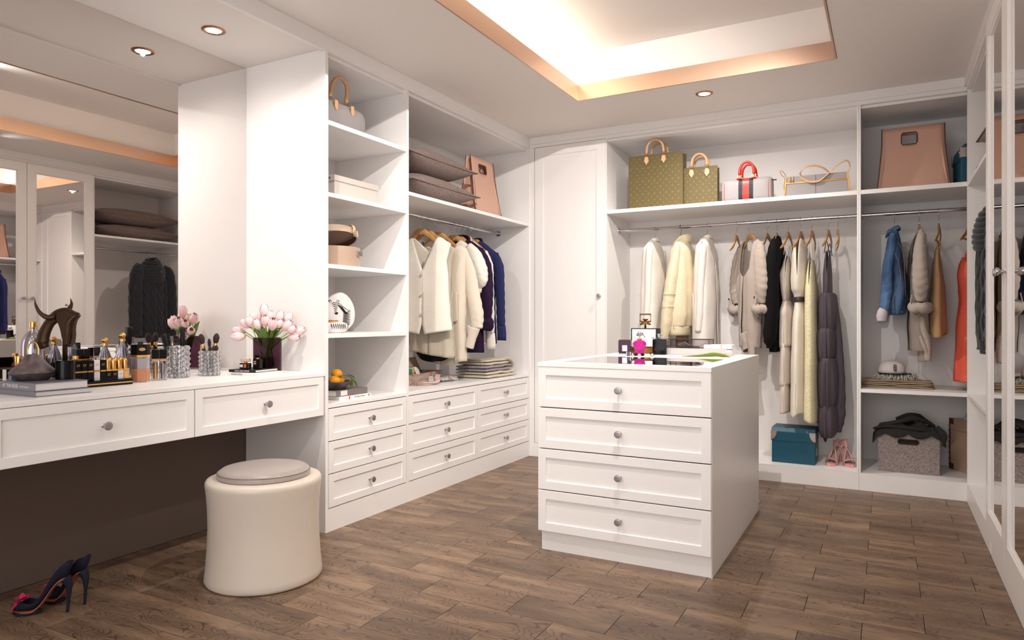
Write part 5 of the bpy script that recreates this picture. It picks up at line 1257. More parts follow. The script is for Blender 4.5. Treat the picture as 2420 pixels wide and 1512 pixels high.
t = thing('scarf', 'crumpled charcoal scarf piled over the rim of the grey basket', 'scarf', (.125, 5.255, .376), 0)
bm = bmesh.new(); N = 34; G = []
for i in range(N+1):
    row = []
    for j in range(N+1):
        u, v_ = i/N*2-1, j/N*2-1; x, y = u*.205, v_*.135; e_ = max(0, 1-abs(u)**3)*max(0, 1-abs(v_)**4)
        z = .030*e_ + e_*.034*abs(noise.noise(Vector((u*2.1+3, v_*1.6, 1))))*1.6 + .022*e_*abs(math.sin(u*3.2+v_*2.4+1))
        if abs(u) > .86: z -= (abs(u)-.86)*.32
        if v_ < -.86: z -= (-.86-v_)*.20*abs(math.sin(u*5))
        row.append(bm.verts.new((x, y, z-.008)))
    G.append(row)
for i in range(N):
    for j in range(N): bm.faces.new((G[i][j], G[i+1][j], G[i+1][j+1], G[i][j+1]))
o = pmesh('scarf_body', t, bm, F_scarf, True); md = o.modifiers.new('thickness', 'SOLIDIFY'); md.thickness = .005
for pts, rs in (([(-.16,-.06,.03),(-.07,-.085,.055),(.02,-.06,.085),(.09,-.02,.07),(.15,-.01,.035)], [.022,.026,.030,.026,.016]), ([(-.06,.0,.07),(.0,-.03,.10),(.06,-.01,.095),(.10,.03,.06)], [.02,.026,.024,.018]), ([(-.20,-.09,.008),(-.13,-.10,.028),(-.04,-.105,.030),(.06,-.11,.024),(.14,-.10,.016)], [.012,.018,.022,.020,.012])):
    pmesh('scarf_fold', t, sleeve(pts, rs, .62, seed=3, wr=.1, up=(0,0,1), cap=True), F_scarf, True)
pmesh('hanging_corner', t, sleeve([(.15,-.08,.028),(.185,-.11,.0),(.195,-.12,-.035),(.188,-.12,-.075)], [.03,.026,.016,.004], .3, up=(0,1,0), cap=True), F_scarf, True)
# trunk with books
M_trunk = cloth('tan_trunk_canvas', (188, 154, 128), (300,300,300), .15, rough=.55, var=.05); M_tcorn = mat('dark_red_leather', (84, 34, 26), .4)
t = thing('trunk', 'tan trunk with dark leather corners half hidden by the white side panel', 'trunk', (.565, 5.365, .1130), math.radians(-62))
pmesh('trunk_body', t, B(-.16,.16,-.13,.13,0,.262, bev=.002), M_trunk); pmesh('lid', t, B(-.162,.162,-.132,.132,.264,.335, bev=.003), M_trunk)
for x in (-1, 1):
    pmesh('corner_edge', t, B(x*.158, x*.166, -.136, -.128, 0, .335, bev=.002), M_tcorn)
    for z in (0, .297): pmesh('corner_cap', t, B(x*.120, x*.166, -.136, -.131, z, z+.04, bev=.004), M_tcorn)
    for k in range(8): pmesh('stud', t, sph(.0045, (x*.166, -.134, .03+k*.037), 1, 8, 5), M_tcorn)
book('book', 'thin pale book lying directly on the tan trunk', (.55, 5.36, .4490), math.radians(-30), .17, .13, .022, (176,184,190))
book('book', 'blue grey book on top of the pale one on the tan trunk', (.555, 5.362, .4715), math.radians(-36), .16, .12, .022, (140,156,168))
# mid shelf: folded trousers, fringed scarf, cap
F_khaki = cloth('khaki_twill', (170, 146, 114), (300,300,300), .4, var=.08)
folded('folded_trousers', 'khaki trousers folded flat on the middle shelf under the fringed scarf', (.055, 5.29, .6555), 0, .44, .24, (.013,.012,.013,.012), F_khaki, 'trousers', seed=3)
t = thing('fringed_scarf', 'cream and black fringed scarf bunched beneath the white cap', 'scarf', (.055, 5.275, .704), 0)
bm = L([(.001,0),(.110,.0),(.122,.014),(.115,.030),(.08,.042),(.001,.044)], 30, sy=.62); pmesh('scarf_core', t, bm, mat('scarf_dark', (60,50,48), .9), True)
bm = bmesh.new(); rnd = random.Random(5)
for k in range(260):
    a = rnd.uniform(PI, 2*PI) if k < 190 else rnd.uniform(0, 2*PI); r0 = rnd.uniform(.75, 1.0); x, y = .122*math.cos(a)*r0, .078*math.sin(a)*r0; z = rnd.uniform(.014,.046)
    l_ = rnd.uniform(.018,.034); dx = math.cos(a)*.010+rnd.uniform(-.008,.008); dy = math.sin(a)*.010-.004
    tube(bm, [(x,y,z),(x+dx*.6,y+dy,z-l_*.25),(x+dx,y+dy*1.3,max(.001, z-l_))], .0020, 5, 2)
o = pmesh('fringe', t, bm, cloth('cream_black_twist', (214, 198, 176), (300,300,300), .5, var=.55), True); o['kind'] = 'stuff'
t = thing('cap', 'white baseball cap with black B badge on top of the fringed scarf', 'cap', (.03, 5.275, .7485), 0)
def capf(a, z): return 1+.035*math.cos(3*a+.6)*min(1, z/.05)
pmesh('crown', t, L([(.083,0),(.082,.015),(.077,.042),(.066,.062),(.045,.076),(.02,.082),(.001,.083)], 40, sy=.88, flute=capf), mat('white_cap_cotton', (222, 212, 208), .7), True)
pmesh('top_button', t, sph(.006, (0,0,.083), .6, 10, 6), mat('white_cap_cotton'), True)
pmesh('brim', t, L([(.001,0),(.088,.0),(.092,-.003),(.088,-.006),(.001,-.006)], 40, c=(.015,-.02,.0), sx=1.12, sy=.85), M_blackm, True, 40)
bdg = Matrix.Rotation(math.radians(-12), 4, 'X'); bm = bmesh.new()
for a in ((-.0085,-.0035,0,.036),(.0035,.0085,0,.016),(.0035,.0080,.020,.036),(-.0085,.0075,.031,.036),(-.0085,.0085,.0155,.0205),(-.0085,.0085,0,.005),(-.008,.0085,-.0085,-.003)): box(bm, a[0]+.020, a[1]+.020, -.0775, -.074, a[2]+.018, a[3]+.018)
pmesh('badge', t, xf(bm, TR(0,-.002,.004) @ TR(0,-.072,.03) @ bdg @ TR(0,.072,-.03)), M_ink)
# ================================================================== stool and shoes
M_stool = mat('warm_white_shell', (216, 204, 190), .38); M_seat = cloth('silver_grey_leather', (168, 156, 150), (220,220,220), .25, rough=.32, var=.06)
t = thing('stool', 'round waisted cream stool with grey leather seat pad by the dressing table', 'stool', (-2.355, 2.115, 0))
pmesh('base', t, L([(.001,0),(.225,0),(.236,.004),(.2405,.014),(.238,.035),(.232,.10),(.2275,.17),(.2255,.24),(.2275,.31),(.232,.37),(.2365,.405),(.2365,.418),(.231,.428),(.222,.432),(.186,.433),(.001,.433)], 96), M_stool, True, 60)
pmesh('seat_pad', t, L([(.180,.4325),(.189,.436),(.190,.450),(.188,.455),(.186,.457),(.184,.460),(.172,.469),(.150,.474),(.10,.478),(.001,.480)], 96), M_seat, True, 60)
pmesh('seam', t, tube(bmesh.new(), [(.1885*math.cos(a*PI/36), .1885*math.sin(a*PI/36), .456) for a in range(72)], .0018, 6, closed=True), mat('grey_welt', (126, 116, 112), .5), True)
M_suede = mat('navy_suede', (14, 12, 38), .8); M_under = mat('tan_underside', (158, 88, 60), .5); M_bow = mat('magenta_silk', (196, 46, 92), .5)
def pump(label, loc, rz, bow=True):
    """court shoe, toe towards local -Y, heel at +Y"""
    t = thing('high_heel_shoe', label, 'shoe', loc, rz, 'navy high heels'); n = 26; rings = []; sole = []
    for i in range(n+1):
        u = i/n; y = .105-.225*u
        zb = .118*(.5+.5*math.cos(PI*min(1, max(0, (u-.02)/.62))))+.020 if u < .64 else .020
        zb = max(.018, zb); W = (.022,.029,.028,.026,.027,.034,.038,.037,.028,.008); k = u*9; a = int(min(8, k)); w_ = W[a]+(W[a+1]-W[a])*(k-a)
        Hh = (.062,.060,.052,.040,.030,.026,.030,.036,.034,.020); h = Hh[a]+(Hh[a+1]-Hh[a])*(k-a)
        op = 1.0 if u > .80 else max(.50, .50+(u-.62)/.18*.5); pm_ = PI*op; ring = []
        lean = .012*(1-u) if u < .3 else 0
        for q in range(19):
            f = -pm_+2*pm_*q/18; hz = h*(1-math.cos(f))/2 if op < .99 else h*(1-math.cos(f))/2
            if op < .99: hz = h*min(1, (1-math.cos(f))/(1-math.cos(pm_)))
            sx = math.sin(f) if abs(f) < PI/2 else (math.copysign(1, f)*(1-.10*(abs(f)-PI/2)) if op < .99 else math.sin(f))
            ring.append(bm_v(x=w_*sx, y=y+(.020*(hz/h)*(1-u*3) if u < .33 else 0), z=zb+hz))
        rings.append(ring); sole.append((y, zb, w_))
    bm = bmesh.new(); V = [[bm.verts.new(p) for p in r] for r in rings]
    for a, b in zip(V, V[1:]):
        for k in range(18): bm.faces.new((a[k], a[k+1], b[k+1], b[k]))
    bm.faces.new(V[0]); bm.faces.new(V[-1][::-1])
    o = pmesh('upper', t, bm, M_suede, True); md = o.modifiers.new('thickness', 'SOLIDIFY'); md.thickness = .002
    bm = bmesh.new(); S_ = [[bm.verts.new((s_*w_*.92, y, z+d)) for s_ in (-1, 1) for d in (0, -.006)] for y, z, w_ in sole]
    for a, b in zip(S_, S_[1:]):
        bm.faces.new((a[1], a[3], b[3], b[1])); bm.faces.new((a[0], b[0], b[2], a[2])); bm.faces.new((a[0], a[1], b[1], b[0])); bm.faces.new((a[2], b[2], b[3], a[3]))
    pmesh('underside', t, bm, M_under)
    pmesh('platform', t, TB([(0,-.115,.012),(0,-.09,.011),(0,-.05,.011),(0,-.01,.013)], [.020,.036,.036,.022], 14, 4, flat=.30, up=(0,0,1)), M_suede, True)
    pmesh('heel', t, TB([(0,.098,.135),(0,.112,.11),(0,.112,.06),(0,.106,0)], [.024,.016,.0075,.006], 12, 5), M_suede, True)
    if bow:
        for k in range(7):
            a = k*2*PI/7; pmesh('bow_petal', t, xf(leaf(.036, .013, .25), TR(0,-.082,.056) @ RZ(a) @ Matrix.Rotation(math.radians(-38-12*math.sin(k*2)), 4, 'Y')), M_bow, True)
        for s_ in (-1, 1): pmesh('bow_tail', t, xf(leaf(.045, .012, .7), TR(s_*.004,-.085,.055) @ RZ(-PI/2+s_*.9)), M_bow, True)
        pmesh('bow_knot', t, sph(.009, (0,-.082,.058), .8, 12, 8), M_bow, True)
    return t
def bm_v(x, y, z): return (x, y, z)
pump('front navy high heel with a magenta bow under the dressing table', (-2.786, 1.446, 0), math.radians(-52)).scale = (.82, .82, .95)
pump('rear navy high heel, mostly behind its pair, under the dressing table', (-2.811, 1.542, 0), math.radians(-72)).scale = (.82, .82, .95)
# ================================================================== dressing table things
ZD = .8295
M_silver = mat('smoked_silver_glass', (170, 164, 172), .06, .85); M_bronze = mat('dark_bronze', (62, 44, 30), .42, .75); M_copperw = mat('worn_copper', (120, 108, 108), .45, .7)
vv = coords(M_copperw, (30,30,30)); n = nd(M_copperw, 'ShaderNodeTexNoise'); n.inputs['Scale'].default_value = 1; n.inputs['Detail'].default_value = 5; lk(M_copperw, vv, n.inputs['Vector'])
lk(M_copperw, ramp(M_copperw, n.outputs['Fac'], [(.35,(88,80,84)),(.6,(124,110,110)),(.8,(150,134,130))]), bsdf(M_copperw).inputs['Base Color'])
M_grey_cov = mat('grey_silver_cover', (118, 114, 122), .32)
book('book', 'large grey hardback at the bottom of the pair on the dressing table', (-2.752, 1.4345, ZD), 0, .262, .195, .0185, (150,148,152), cov_m=M_grey_cov, pages=(206,202,204))
book('book', 'large grey hardback titled AT THE EDGE under the copper flask', (-2.747, 1.4305, ZD+.019), 0, .246, .187, .0285, (120,118,124), [('AT THE EDGE', -.035, .017), ('Curated Geography', .055, .0075)], tcol=M_inkw, cov_m=M_grey_cov, pages=(214,210,210))
ZBK = ZD+.048
t = thing('copper_flask', 'squat cone shaped worn copper flask with gold loop handle on the grey book', 'vase', (-2.792, 1.418, ZBK))
pmesh('flask_body', t, L([(.001,0),(.046,0),(.052,.003),(.074,.023),(.077,.028),(.074,.033),(.045,.062),(.024,.088),(.0215,.095),(.0205,.095),(.022,.089),(.001,.08)], 56), M_copperw, True, 35)
pmesh('loop_handle', t, TB([(-.020,0,.085),(-.021,0,.115),(-.012,0,.135),(0,0,.140),(.012,0,.135),(.021,0,.115),(.020,0,.085)], .0032, 10, 5, flat=.5, up=(0,1,0)), M_gold, True)
t.rotation_euler = (0,0,.4)
# bull head sculpture on a black cylinder
t = thing('bull_sculpture', 'dark bronze horned bull head sculpture on a black cylinder standing on the books', 'sculpture', (-2.718, 1.492, ZBK), math.radians(28))
pmesh('cylinder_base', t, L([(.001,0),(.031,0),(.032,.001),(.032,.070),(.0305,.0715),(.001,.0715)], 40), M_black, True, 40)
pmesh('post', t, TB([(-.001,0,.071),(-.001,0,.16),(.0,0,.20)], [.0085,.0085,.010], 10), M_bronze, True)
# neck arch + head; local X is the picture's right
pmesh('neck', t, TB([(-.078,0,.118),(-.085,0,.140),(-.078,0,.175),(-.058,0,.212),(-.030,0,.238),(.0,0,.244),(.022,0,.236)], [.017,.024,.022,.019,.022,.026,.024], 14, 7, flat=.62, up=(0,1,0)), M_bronze, True)
hd_ = bmesh.new(); prism(hd_, [(-.040,.244),(-.015,.258),(.015,.262),(.055,.246),(.040,.225),(.034,.195),(.036,.160),(.028,.128),(.010,.118),(-.006,.150),(-.012,.185),(-.022,.212)], -.016, .016, 'y', .006)
pmesh('head', t, hd_, M_bronze, True, 40)
pmesh('muzzle_ridge', t, TB([(.048,0,.243),(.024,0,.215),(.018,0,.17),(.012,0,.125)], [.010,.016,.015,.012], 10, 5, flat=1.5, up=(0,1,0)), M_bronze, True)
for s_, pts in ((1, [(-.030,-.012,.235),(-.052,-.022,.232),(-.075,-.030,.250),(-.088,-.034,.278),(-.090,-.036,.300)]), (-1, [(-.005,.012,.252),(.002,.024,.268),(.002,.034,.285),(-.006,.040,.305)])):
    pmesh('horn', t, TB(pts, [.012,.010,.007,.0045,.001][:len(pts)] if len(pts) == 5 else [.010,.008,.005,.001], 12, 6), M_bronze, True)
# perfumes
def cap(parent, r, z0, h, m=M_gold, flat=False):
    return pmesh('cap', parent, L([(r*.96,0),(r,.002),(r,h*.8),(r*.93,h*.94),(r*.6,h),(.0005,h)], 32, c=(0,0,z0)), m, True, 50)
t = thing('perfume_bottle', 'tall domed silver perfume bottle with gold cap at the left of the dressing table', 'perfume bottle', (-2.925, 1.486, ZD))
pmesh('liquid', t, L([(.001,.006),(.0365,.008),(.0365,.150),(.001,.150)], 40), mat('smoky_liquid', (92, 84, 100), .05, trans=.6, ior=1.36), True, 40)
pmesh('bottle', t, L([(.001,0),(.038,.0),(.040,.003),(.040,.170),(.036,.195),(.026,.216),(.014,.227),(.011,.232),(.001,.232)], 48), mat('silvery_glass', (176, 172, 180), .10, .75, trans=.3, ior=1.4), True, 40)
pmesh('collar', t, L([(.012,.229),(.0125,.236),(.001,.236)], 24), M_chrome, True, 40); cap(t, .0135, .236, .029)
def round_perf(label, x, y, z0, liq, rz, s=1.0):
    t = thing('perfume_bottle', label, 'perfume bottle', (x, y, z0), rz)
    Pf = [(.001,0),(.014*s,.0),(.027*s,.010*s),(.033*s,.030*s),(.031*s,.048*s),(.020*s,.064*s),(.009*s,.070*s),(.008*s,.074*s),(.001,.074*s)]
    pmesh('bottle', t, L(Pf, 40, sy=.5), M_glass, True, 50); pmesh('liquid', t, L([(max(.0008, r-.002*s), min(z+.002, .052*s)) for r, z in Pf[:6]]+[(.001,.052*s)], 36, sy=.5), liq, True, 50)
    pmesh('neck_ring', t, L([(.009*s,.073*s),(.009*s,.077*s),(.001,.077*s)], 20), M_gold, True, 40); cap(t, .0115*s, .077*s, .030*s); return t
round_perf('round blue perfume bottle with gold cap left of the copper flask', -2.90, 1.424, ZD+.001, mat('blue_liquid', (70, 104, 158), .1, trans=.35, ior=1.36), .5, 1.25)
round_perf('small amber perfume bottle with gold cap behind the lettered lipsticks', -2.90, 1.633, .8535, mat('amber_liquid', (206, 108, 50), .1, trans=.35, ior=1.36), .5, .95)
# cosmetic organizer: base with gold stripe and clear walls
t = thing('cosmetic_organizer', 'black acrylic organizer base with gold stripe and clear walls holding cosmetics', 'organizer', (-2.90, 1.68, ZD))
def basep(z0, z1, d=0): bm = bmesh.new(); return prism(bm, [(-2.806+d,1.47-d),(-2.806+d,1.814+d),(-3.03-d,1.915+d),(-3.03-d,1.47-d)], z0, z1, 'z', .0005)
for a, b, m_ in ((.8295,.8375,M_black),(.8375,.8425,M_gold),(.8425,.8530,M_black)): mesh_obj('base_layer' if m_ is M_black else 'gold_stripe', basep(a, b, -.0006 if m_ is M_gold else 0), m_, t, world=True)
M_acr = mat('clear_acrylic', (250,250,252), .01, trans=1, ior=1.12)
wl = bmesh.new()
for a in ((-2.809,-2.807,1.56,1.813),): mesh_obj('acrylic_wall', B(a[0],a[1],a[2],a[3],.8532,.862), M_acr, t, world=True)
mesh_obj('acrylic_wall', B(-3.028,-3.025,1.60,1.90,.8532,.990), M_acr, t, world=True)
# fluted stoppered bottles
def fl(a, z): return 1+.05*math.cos(16*a)
def fluted(label, x, y, z0, H, s):
    t = thing('perfume_bottle', label, 'perfume bottle', (x, y, z0), 0, 'fluted glass bottles with gold ball stoppers')
    Pf = [(.001,0),(.026*s,0),(.030*s,.006),(.0305*s,H*.30),(.028*s,H*.42),(.020*s,H*.58),(.010*s,H*.74),(.008*s,H*.80),(.0085*s,H*.82),(.001,H*.82)]
    pmesh('bottle', t, L(Pf, 64, flute=fl), M_glass, True, 60)
    pmesh('inner_glass', t, L([(max(.0008, r*.72), z*.94+.006) for r, z in Pf[:-1]]+[(.0008,H*.76)], 48, flute=fl), M_silver, True, 60)
    pmesh('gold_collar', t, L([(.0115*s,H*.80),(.0115*s,H*.855),(.009*s,H*.865),(.001,H*.865)], 28), M_gold, True, 40)
    pmesh('ball_stopper', t, sph(.0128*s, (0,0,H-.0128*s), 1, 28, 18), M_gold, True)
fluted('fluted glass bottle with gold ball stopper, left of the two in the organizer', -2.938, 1.775, .8535, .172, 1.0)
fluted('taller fluted glass bottle with gold ball stopper, right of the two in the organizer', -2.938, 1.853, .8535, .192, 1.02)
# lipsticks
M_card_w = mat('white_band', (222, 214, 212), .5); M_stg = mat('engraved_gold', (206, 166, 110), .35, .8)
def lipstick(label, x, y, kind, col, txt=None):
    t = thing('lipstick', label, 'lipstick', (x, y, .8535), PI/2, 'lipsticks in the front row of the organizer'); c = .0117; body = {'k': M_black, 'w': M_card_w, 'g': M_gold}[col]
    pmesh('case', t, B(-c,c,-c,c,0,.034, bev=.0008), body); pmesh('gold_ring', t, B(-c*1.0,c*1.0,-c*1.0,c*1.0,.0342,.0415, bev=.0008), M_gold)
    if kind == 'cap': pmesh('cap', t, B(-c,c,-c,c,.0418,.083, bev=.001), M_card_w if col == 'w' else M_black)
    else: pmesh('gold_cap', t, L([(.0098,.0418),(.0100,.046),(.0100,.076),(.0085,.082),(.0045,.0855),(.001,.0865)], 24), M_gold, True, 50)
    if txt: text_obj('lettering', 'ST', .0125, M_stg, t, TR(0, -c-.0003, {'cap': .063, 'gold': .020}[kind]) @ UP_FACE_NEGY, .0002)
spec = [('cap','k',0,'plain black lipstick, farthest left in the front row'),('cap','w',1,'white lipstick lettered ST at the left beside the black cylinder'),('cap','k',0,'plain black lipstick right of the leftmost white one'),('cap','k',1,'black lipstick lettered ST, first of three after the plain black'),('cap','k',1,'black lipstick lettered ST, middle of the three together'),('cap','k',1,'black lipstick lettered ST directly left of the bright white one'),('cap','w',1,'white lipstick lettered ST in the middle of the row'),('cap','k',1,'black lipstick lettered ST between the white one and the gold caps'),
        ('gold','k',1,'gold capped lipstick with black case, first of the gold ones'),('gold','k',1,'gold capped lipstick with black case, second of the gold ones'),('gold','w',1,'gold capped lipstick with white case'),('gold','g',0,'all gold lipstick at the right end of the front row')]
for i, (kd, cl_, tx, lb) in enumerate(spec): lipstick(lb, -2.845, 1.531+i*.0249, kd, cl_, tx)
for i in range(4):
    y = 1.735+i*.024
    t = thing('lipstick', ('gold capped lipstick in the second row behind the %s gold one of the front row' % ('first','second','third','last')[i]), 'lipstick', (-2.872, y, .8535), 0, 'lipsticks in the second row of the organizer')
    pmesh('case', t, B(-.011,.011,-.011,.011,0,.036, bev=.001), M_black); pmesh('gold_cap', t, L([(.0098,.0365),(.0100,.080),(.0085,.087),(.001,.0905)], 20), M_gold, True, 50)
# twin clear bottles
def twin(label, x, y, z0, rz, h=.092):
    t = thing('twin_bottle', label, 'cosmetics', (x, y, z0), rz); 
    for s_ in (-1, 1):
        x_ = s_*.0155; pmesh('glass_tube', t, B(x_-.015,x_+.015,-.014,.014,0,h, bev=.002), M_glass)
        pmesh('gold_core', t, L([(.001,.006),(.0098,.006),(.0098,h*.86),(.001,h*.86)], 24, c=(x_,0,0)), M_gold if s_ < 0 else M_silver, True, 40)
        pmesh('gold_ring', t, B(x_-.0152,x_+.0152,-.0142,.0142,h,h+.009, bev=.001), M_gold); pmesh('cap', t, B(x_-.0145,x_+.0145,-.0135,.0135,h+.009,h+.050, bev=.0015), M_black)
twin('pair of clear square bottles with black caps right of the amber perfume', -2.882, 1.987, ZD, math.radians(62), .088)
twin('pair of clear square bottles with black caps at the back of the organizer', -2.955, 1.685, .8535, PI/2+.1, .075)
# amber hexagonal perfume
t = thing('perfume_bottle', 'hexagonal amber perfume bottle with black top and oval label Aleju', 'perfume bottle', (-2.873, 1.893, ZD), math.radians(58))
hexp = [(.040*math.cos(a), .026*math.sin(a)*1.15) for a in [math.radians(k) for k in (20, 90, 160, 200, 270, 340)]]
hexp = [(.037,-.012),(.037,.012),(.012,.028),(-.025,.028),(-.037,.012),(-.037,-.012),(-.014,-.028),(.024,-.028)]
def hx(s_, z0, z1, nm, m_): bm = bmesh.new(); prism(bm, [(a*s_, b*s_) for a, b in hexp], z0, z1, 'z', .001); return pmesh(nm, t, bm, m_)
hx(1, 0, .108, 'bottle', mat('thin_glass', (246,244,246), .03, trans=.9, ior=1.2)); hx(.93, .003, .058, 'liquid', mat('amber_perfume', (216, 126, 38), .08, spec=.6)); hx(.93, .0585, .104, 'inner_glass', M_silver)
hx(1.01, .1085, .118, 'gold_band', M_gold); hx(1, .1185, .163, 'black_top', M_black)
pmesh('sprayer', t, L([(.0105,.163),(.0105,.175),(.001,.176)], 20), M_blackm, True, 40)
pmesh('oval_label', t, L([(.0125,0),(.0125,.001),(.001,.001)], 32, sy=.55, M=TR(.006,-.0285,.143) @ Matrix.Rotation(PI/2,4,'X')), M_gold)
text_obj('lettering', 'Aleju', .0095, M_ink, t, TR(.006,-.0297,.143) @ UP_FACE_NEGY, .0002)
# gift box left of the flask
t = thing('cosmetic_box', 'black box with white band and gold seam at the left edge of the dressing table', 'box', (-3.02, 1.455, ZD), math.radians(20))
for a, b in ((0,.040),(.0445,.080)): pmesh('box_half', t, B(-.075,.075,-.05,.05,a,b, bev=.001), M_black)
pmesh('gold_seam', t, B(-.074,.074,-.049,.049,.0402,.0443), M_gold); pmesh('white_band', t, B(.012,.028,-.0515,-.0505,0,.080), M_card_w)
# crystal tumblers with pyramids
M_cryst = mat('cut_crystal', (250,250,252), .01, trans=.92, ior=1.5)
def tumbler(label, x, y, R_, H, nc, nr, group='cut crystal tumblers'):
    t = thing('crystal_tumbler', label, 'glass', (x, y, ZD), .1, group); bm = bmesh.new(); r0 = R_*.88
    for j in range(nr):
        z0, z1 = H*j/nr, H*(j+1)/nr
        for i in range(nc):
            a0, a1 = 2*PI*i/nc, 2*PI*(i+1)/nc; am = (a0+a1)/2
            q = [bm.verts.new((r0*math.cos(a), r0*math.sin(a), z)) for a, z in ((a0,z0),(a1,z0),(a1,z1),(a0,z1))]; tip = bm.verts.new((R_*1.03*math.cos(am), R_*1.03*math.sin(am), (z0+z1)/2))
            for k in range(4): bm.faces.new((q[k], q[(k+1)%4], tip))
    bmesh.ops.remove_doubles(bm, verts=bm.verts, dist=.0004)
    ri = r0*.86; n = nc
    rb = [bm.verts.new((ri*math.cos(2*PI*i/n), ri*math.sin(2*PI*i/n), .006)) for i in range(n)]; rt = [bm.verts.new((ri*math.cos(2*PI*i/n), ri*math.sin(2*PI*i/n), H)) for i in range(n)]
    for i in range(n): bm.faces.new((rb[i], rt[i], rt[(i+1)%n], rb[(i+1)%n]))
    bm.faces.new(rb)
    top = sorted([v_ for v_ in bm.verts if abs(v_.co.z-H) < 1e-5 and v_.co.xy.length > ri*1.05], key=lambda v_: math.atan2(v_.co.y, v_.co.x) % (2*PI)); bot = sorted([v_ for v_ in bm.verts if abs(v_.co.z) < 1e-5], key=lambda v_: math.atan2(v_.co.y, v_.co.x) % (2*PI))
    for i in range(n): bm.faces.new((top[i], top[(i+1)%n], rt[(i+1)%n], rt[i]))
    bm.faces.new(bot[::-1]); pmesh('cut_glass', t, bm, M_cryst); return t
tumbler('large cut crystal tumbler holding black hair brushes', -2.935, 2.120, .0545, .150, 16, 6)
tumbler('small cut crystal tumbler holding makeup brushes', -2.908, 2.272, .0515, .122, 18, 6)
M_brist = mat('dark_bristle', (40, 22, 20), .8)
def hairbrush(label, base, tip):
    b, e_ = Vector(base), Vector(tip); d = (e_-b); t = thing('hair_brush', label, 'brush', base, group='round hair brushes in the large tumbler'); d0 = d.normalized()
    pmesh('handle', t, TB([Vector((0,0,0)), d*.45, d*.62], [.006,.008,.009], 12), M_black, True); pmesh('barrel', t, TB([d*.62, d*.66, d*.97, d], [.008,.0105,.0105,.006], 14), M_blackm, True)
    bm = bmesh.new(); u = d0.orthogonal().normalized(); v_ = d0.cross(u)
    for k in range(24):
        for q in range(14):
            a = 2*PI*(q+.5*(k%2))/14; n_ = u*math.cos(a)+v_*math.sin(a); c = d*(.64+.34*k/23); tube(bm, [c+n_*.009, c+n_*.0205], .0007, 4, cap=False)
    pmesh('bristles', t, bm, M_blackm)['kind'] = 'stuff'
hairbrush('round black hair brush leaning left in the large tumbler', (-2.932,2.100,ZD+.008), (-2.972,2.078,1.035))
hairbrush('taller round black hair brush standing in the large tumbler', (-2.930,2.135,ZD+.008), (-2.925,2.138,1.068))
def makeup(label, base, tip, big):
    b, e_ = Vector(base), Vector(tip); d = e_-b; t = thing('makeup_brush', label, 'brush', base, group='makeup brushes in the small tumbler'); k = 1.0 if big else .55
    pmesh('handle', t, TB([Vector((0,0,0)), d*.30, d*.62], [.003*k+.001,.0048*k+.001,.0095*k], 12, 4), M_black, True)
    pmesh('ferrule', t, TB([d*.62, d*.76], [.0095*k,.0088*k], 16), M_gold, True)
    pmesh('brush_head', t, TB([d*.755, d*.81, d*.90, d*.97, d], [.0088*k,.013*k,.0150*k,.009*k,.002*k], 16, 3), M_brist, True)
makeup('large powder brush leaning left in the small tumbler', (-2.905,2.262,ZD+.008), (-2.927,2.236,1.033), True)
makeup('large powder brush leaning right in the small tumbler', (-2.910,2.285,ZD+.008), (-2.893,2.302,1.035), True)
makeup('medium brush between the two powder brushes in the small tumbler', (-2.905,2.276,ZD+.008), (-2.908,2.270,1.010), False)
for i, x in enumerate((-.006, .004, .012)): makeup('small black brush in the small tumbler, %s of three' % ('left','middle','right')[i], (-2.895,2.27+x*1.2,ZD+.008), (-2.888+x*.5,2.272+x*1.8,.975), False)
# two small books with perfumes, vase with tulips
RB = math.radians(3)
book('book', 'white paperback under the black one beside the purple vase', (-2.762, 2.428, ZD), math.radians(7), .178, .19, .013, (236,232,230), [('GRANDS KINGS', -.035, .010)], tcol=M_inkg, pages=(240,236,232))
book('book', 'slim black paperback under the two small perfume bottles', (-2.790, 2.438, ZD+.0135), math.radians(9), .160, .17, .0135, (20,18,20), [('MODEL NINE SUPPLIER', .0, .0085)], tcol=M_inkw, pages=(236,232,228))
zb = ZD+.0275
t = thing('perfume_bottle', 'low black and amber perfume bottle with clear cap on the small books', 'perfume bottle', (-2.800, 2.395, zb), math.radians(9))
pmesh('bottle', t, B(-.030,.030,-.012,.012,0,.030, bev=.004), mat('dark_amber_glass', (38, 22, 16), .06, coat=.5)); pmesh('label_plate', t, B(-.024,-.006,-.0132,-.0118,.009,.022), M_card_w); pmesh('amber_window', t, B(.002,.014,-.0132,-.0118,.007,.024), mat('amber_glow', (190,116,40), .15))
pmesh('gold_neck', t, B(-.006,.010,-.006,.006,.030,.036), M_gold); pmesh('clear_cap', t, B(-.026,.028,-.010,.010,.036,.053, bev=.002), mat('frosted_acrylic', (226, 206, 190), .2, trans=.5, ior=1.3))
t = thing('perfume_bottle', 'square black perfume bottle with flat black stopper on the small books', 'perfume bottle', (-2.748, 2.425, zb), math.radians(9))
pmesh('bottle', t, B(-.021,.021,-.013,.013,0,.050, bev=.003), M_black); pmesh('gold_neck', t, L([(.008,.050),(.008,.055),(.001,.055)], 16), M_gold); pmesh('stopper', t, B(-.017,.017,-.009,.009,.060,.070, bev=.003), M_black); pmesh('stopper_neck', t, B(-.009,.009,-.006,.006,.055,.060, bev=.001), M_black)
pmesh('label_frame', t, tube(bmesh.new(), [(-.012,-.0134,.020),(.001,-.0134,.020),(.001,-.0134,.042),(-.012,-.0134,.042)], .0006, 4, closed=True), M_gold)
for z in (.024, .034): pmesh('label_mark', t, B(-.010,-.001,-.0137,-.0131,z,z+.006), mat('silver_mark', (170,166,178), .4))
VX, VY = -2.812, 2.545
M_plum = mat('plum_glass', (150, 120, 138), .02, trans=1, ior=1.15)
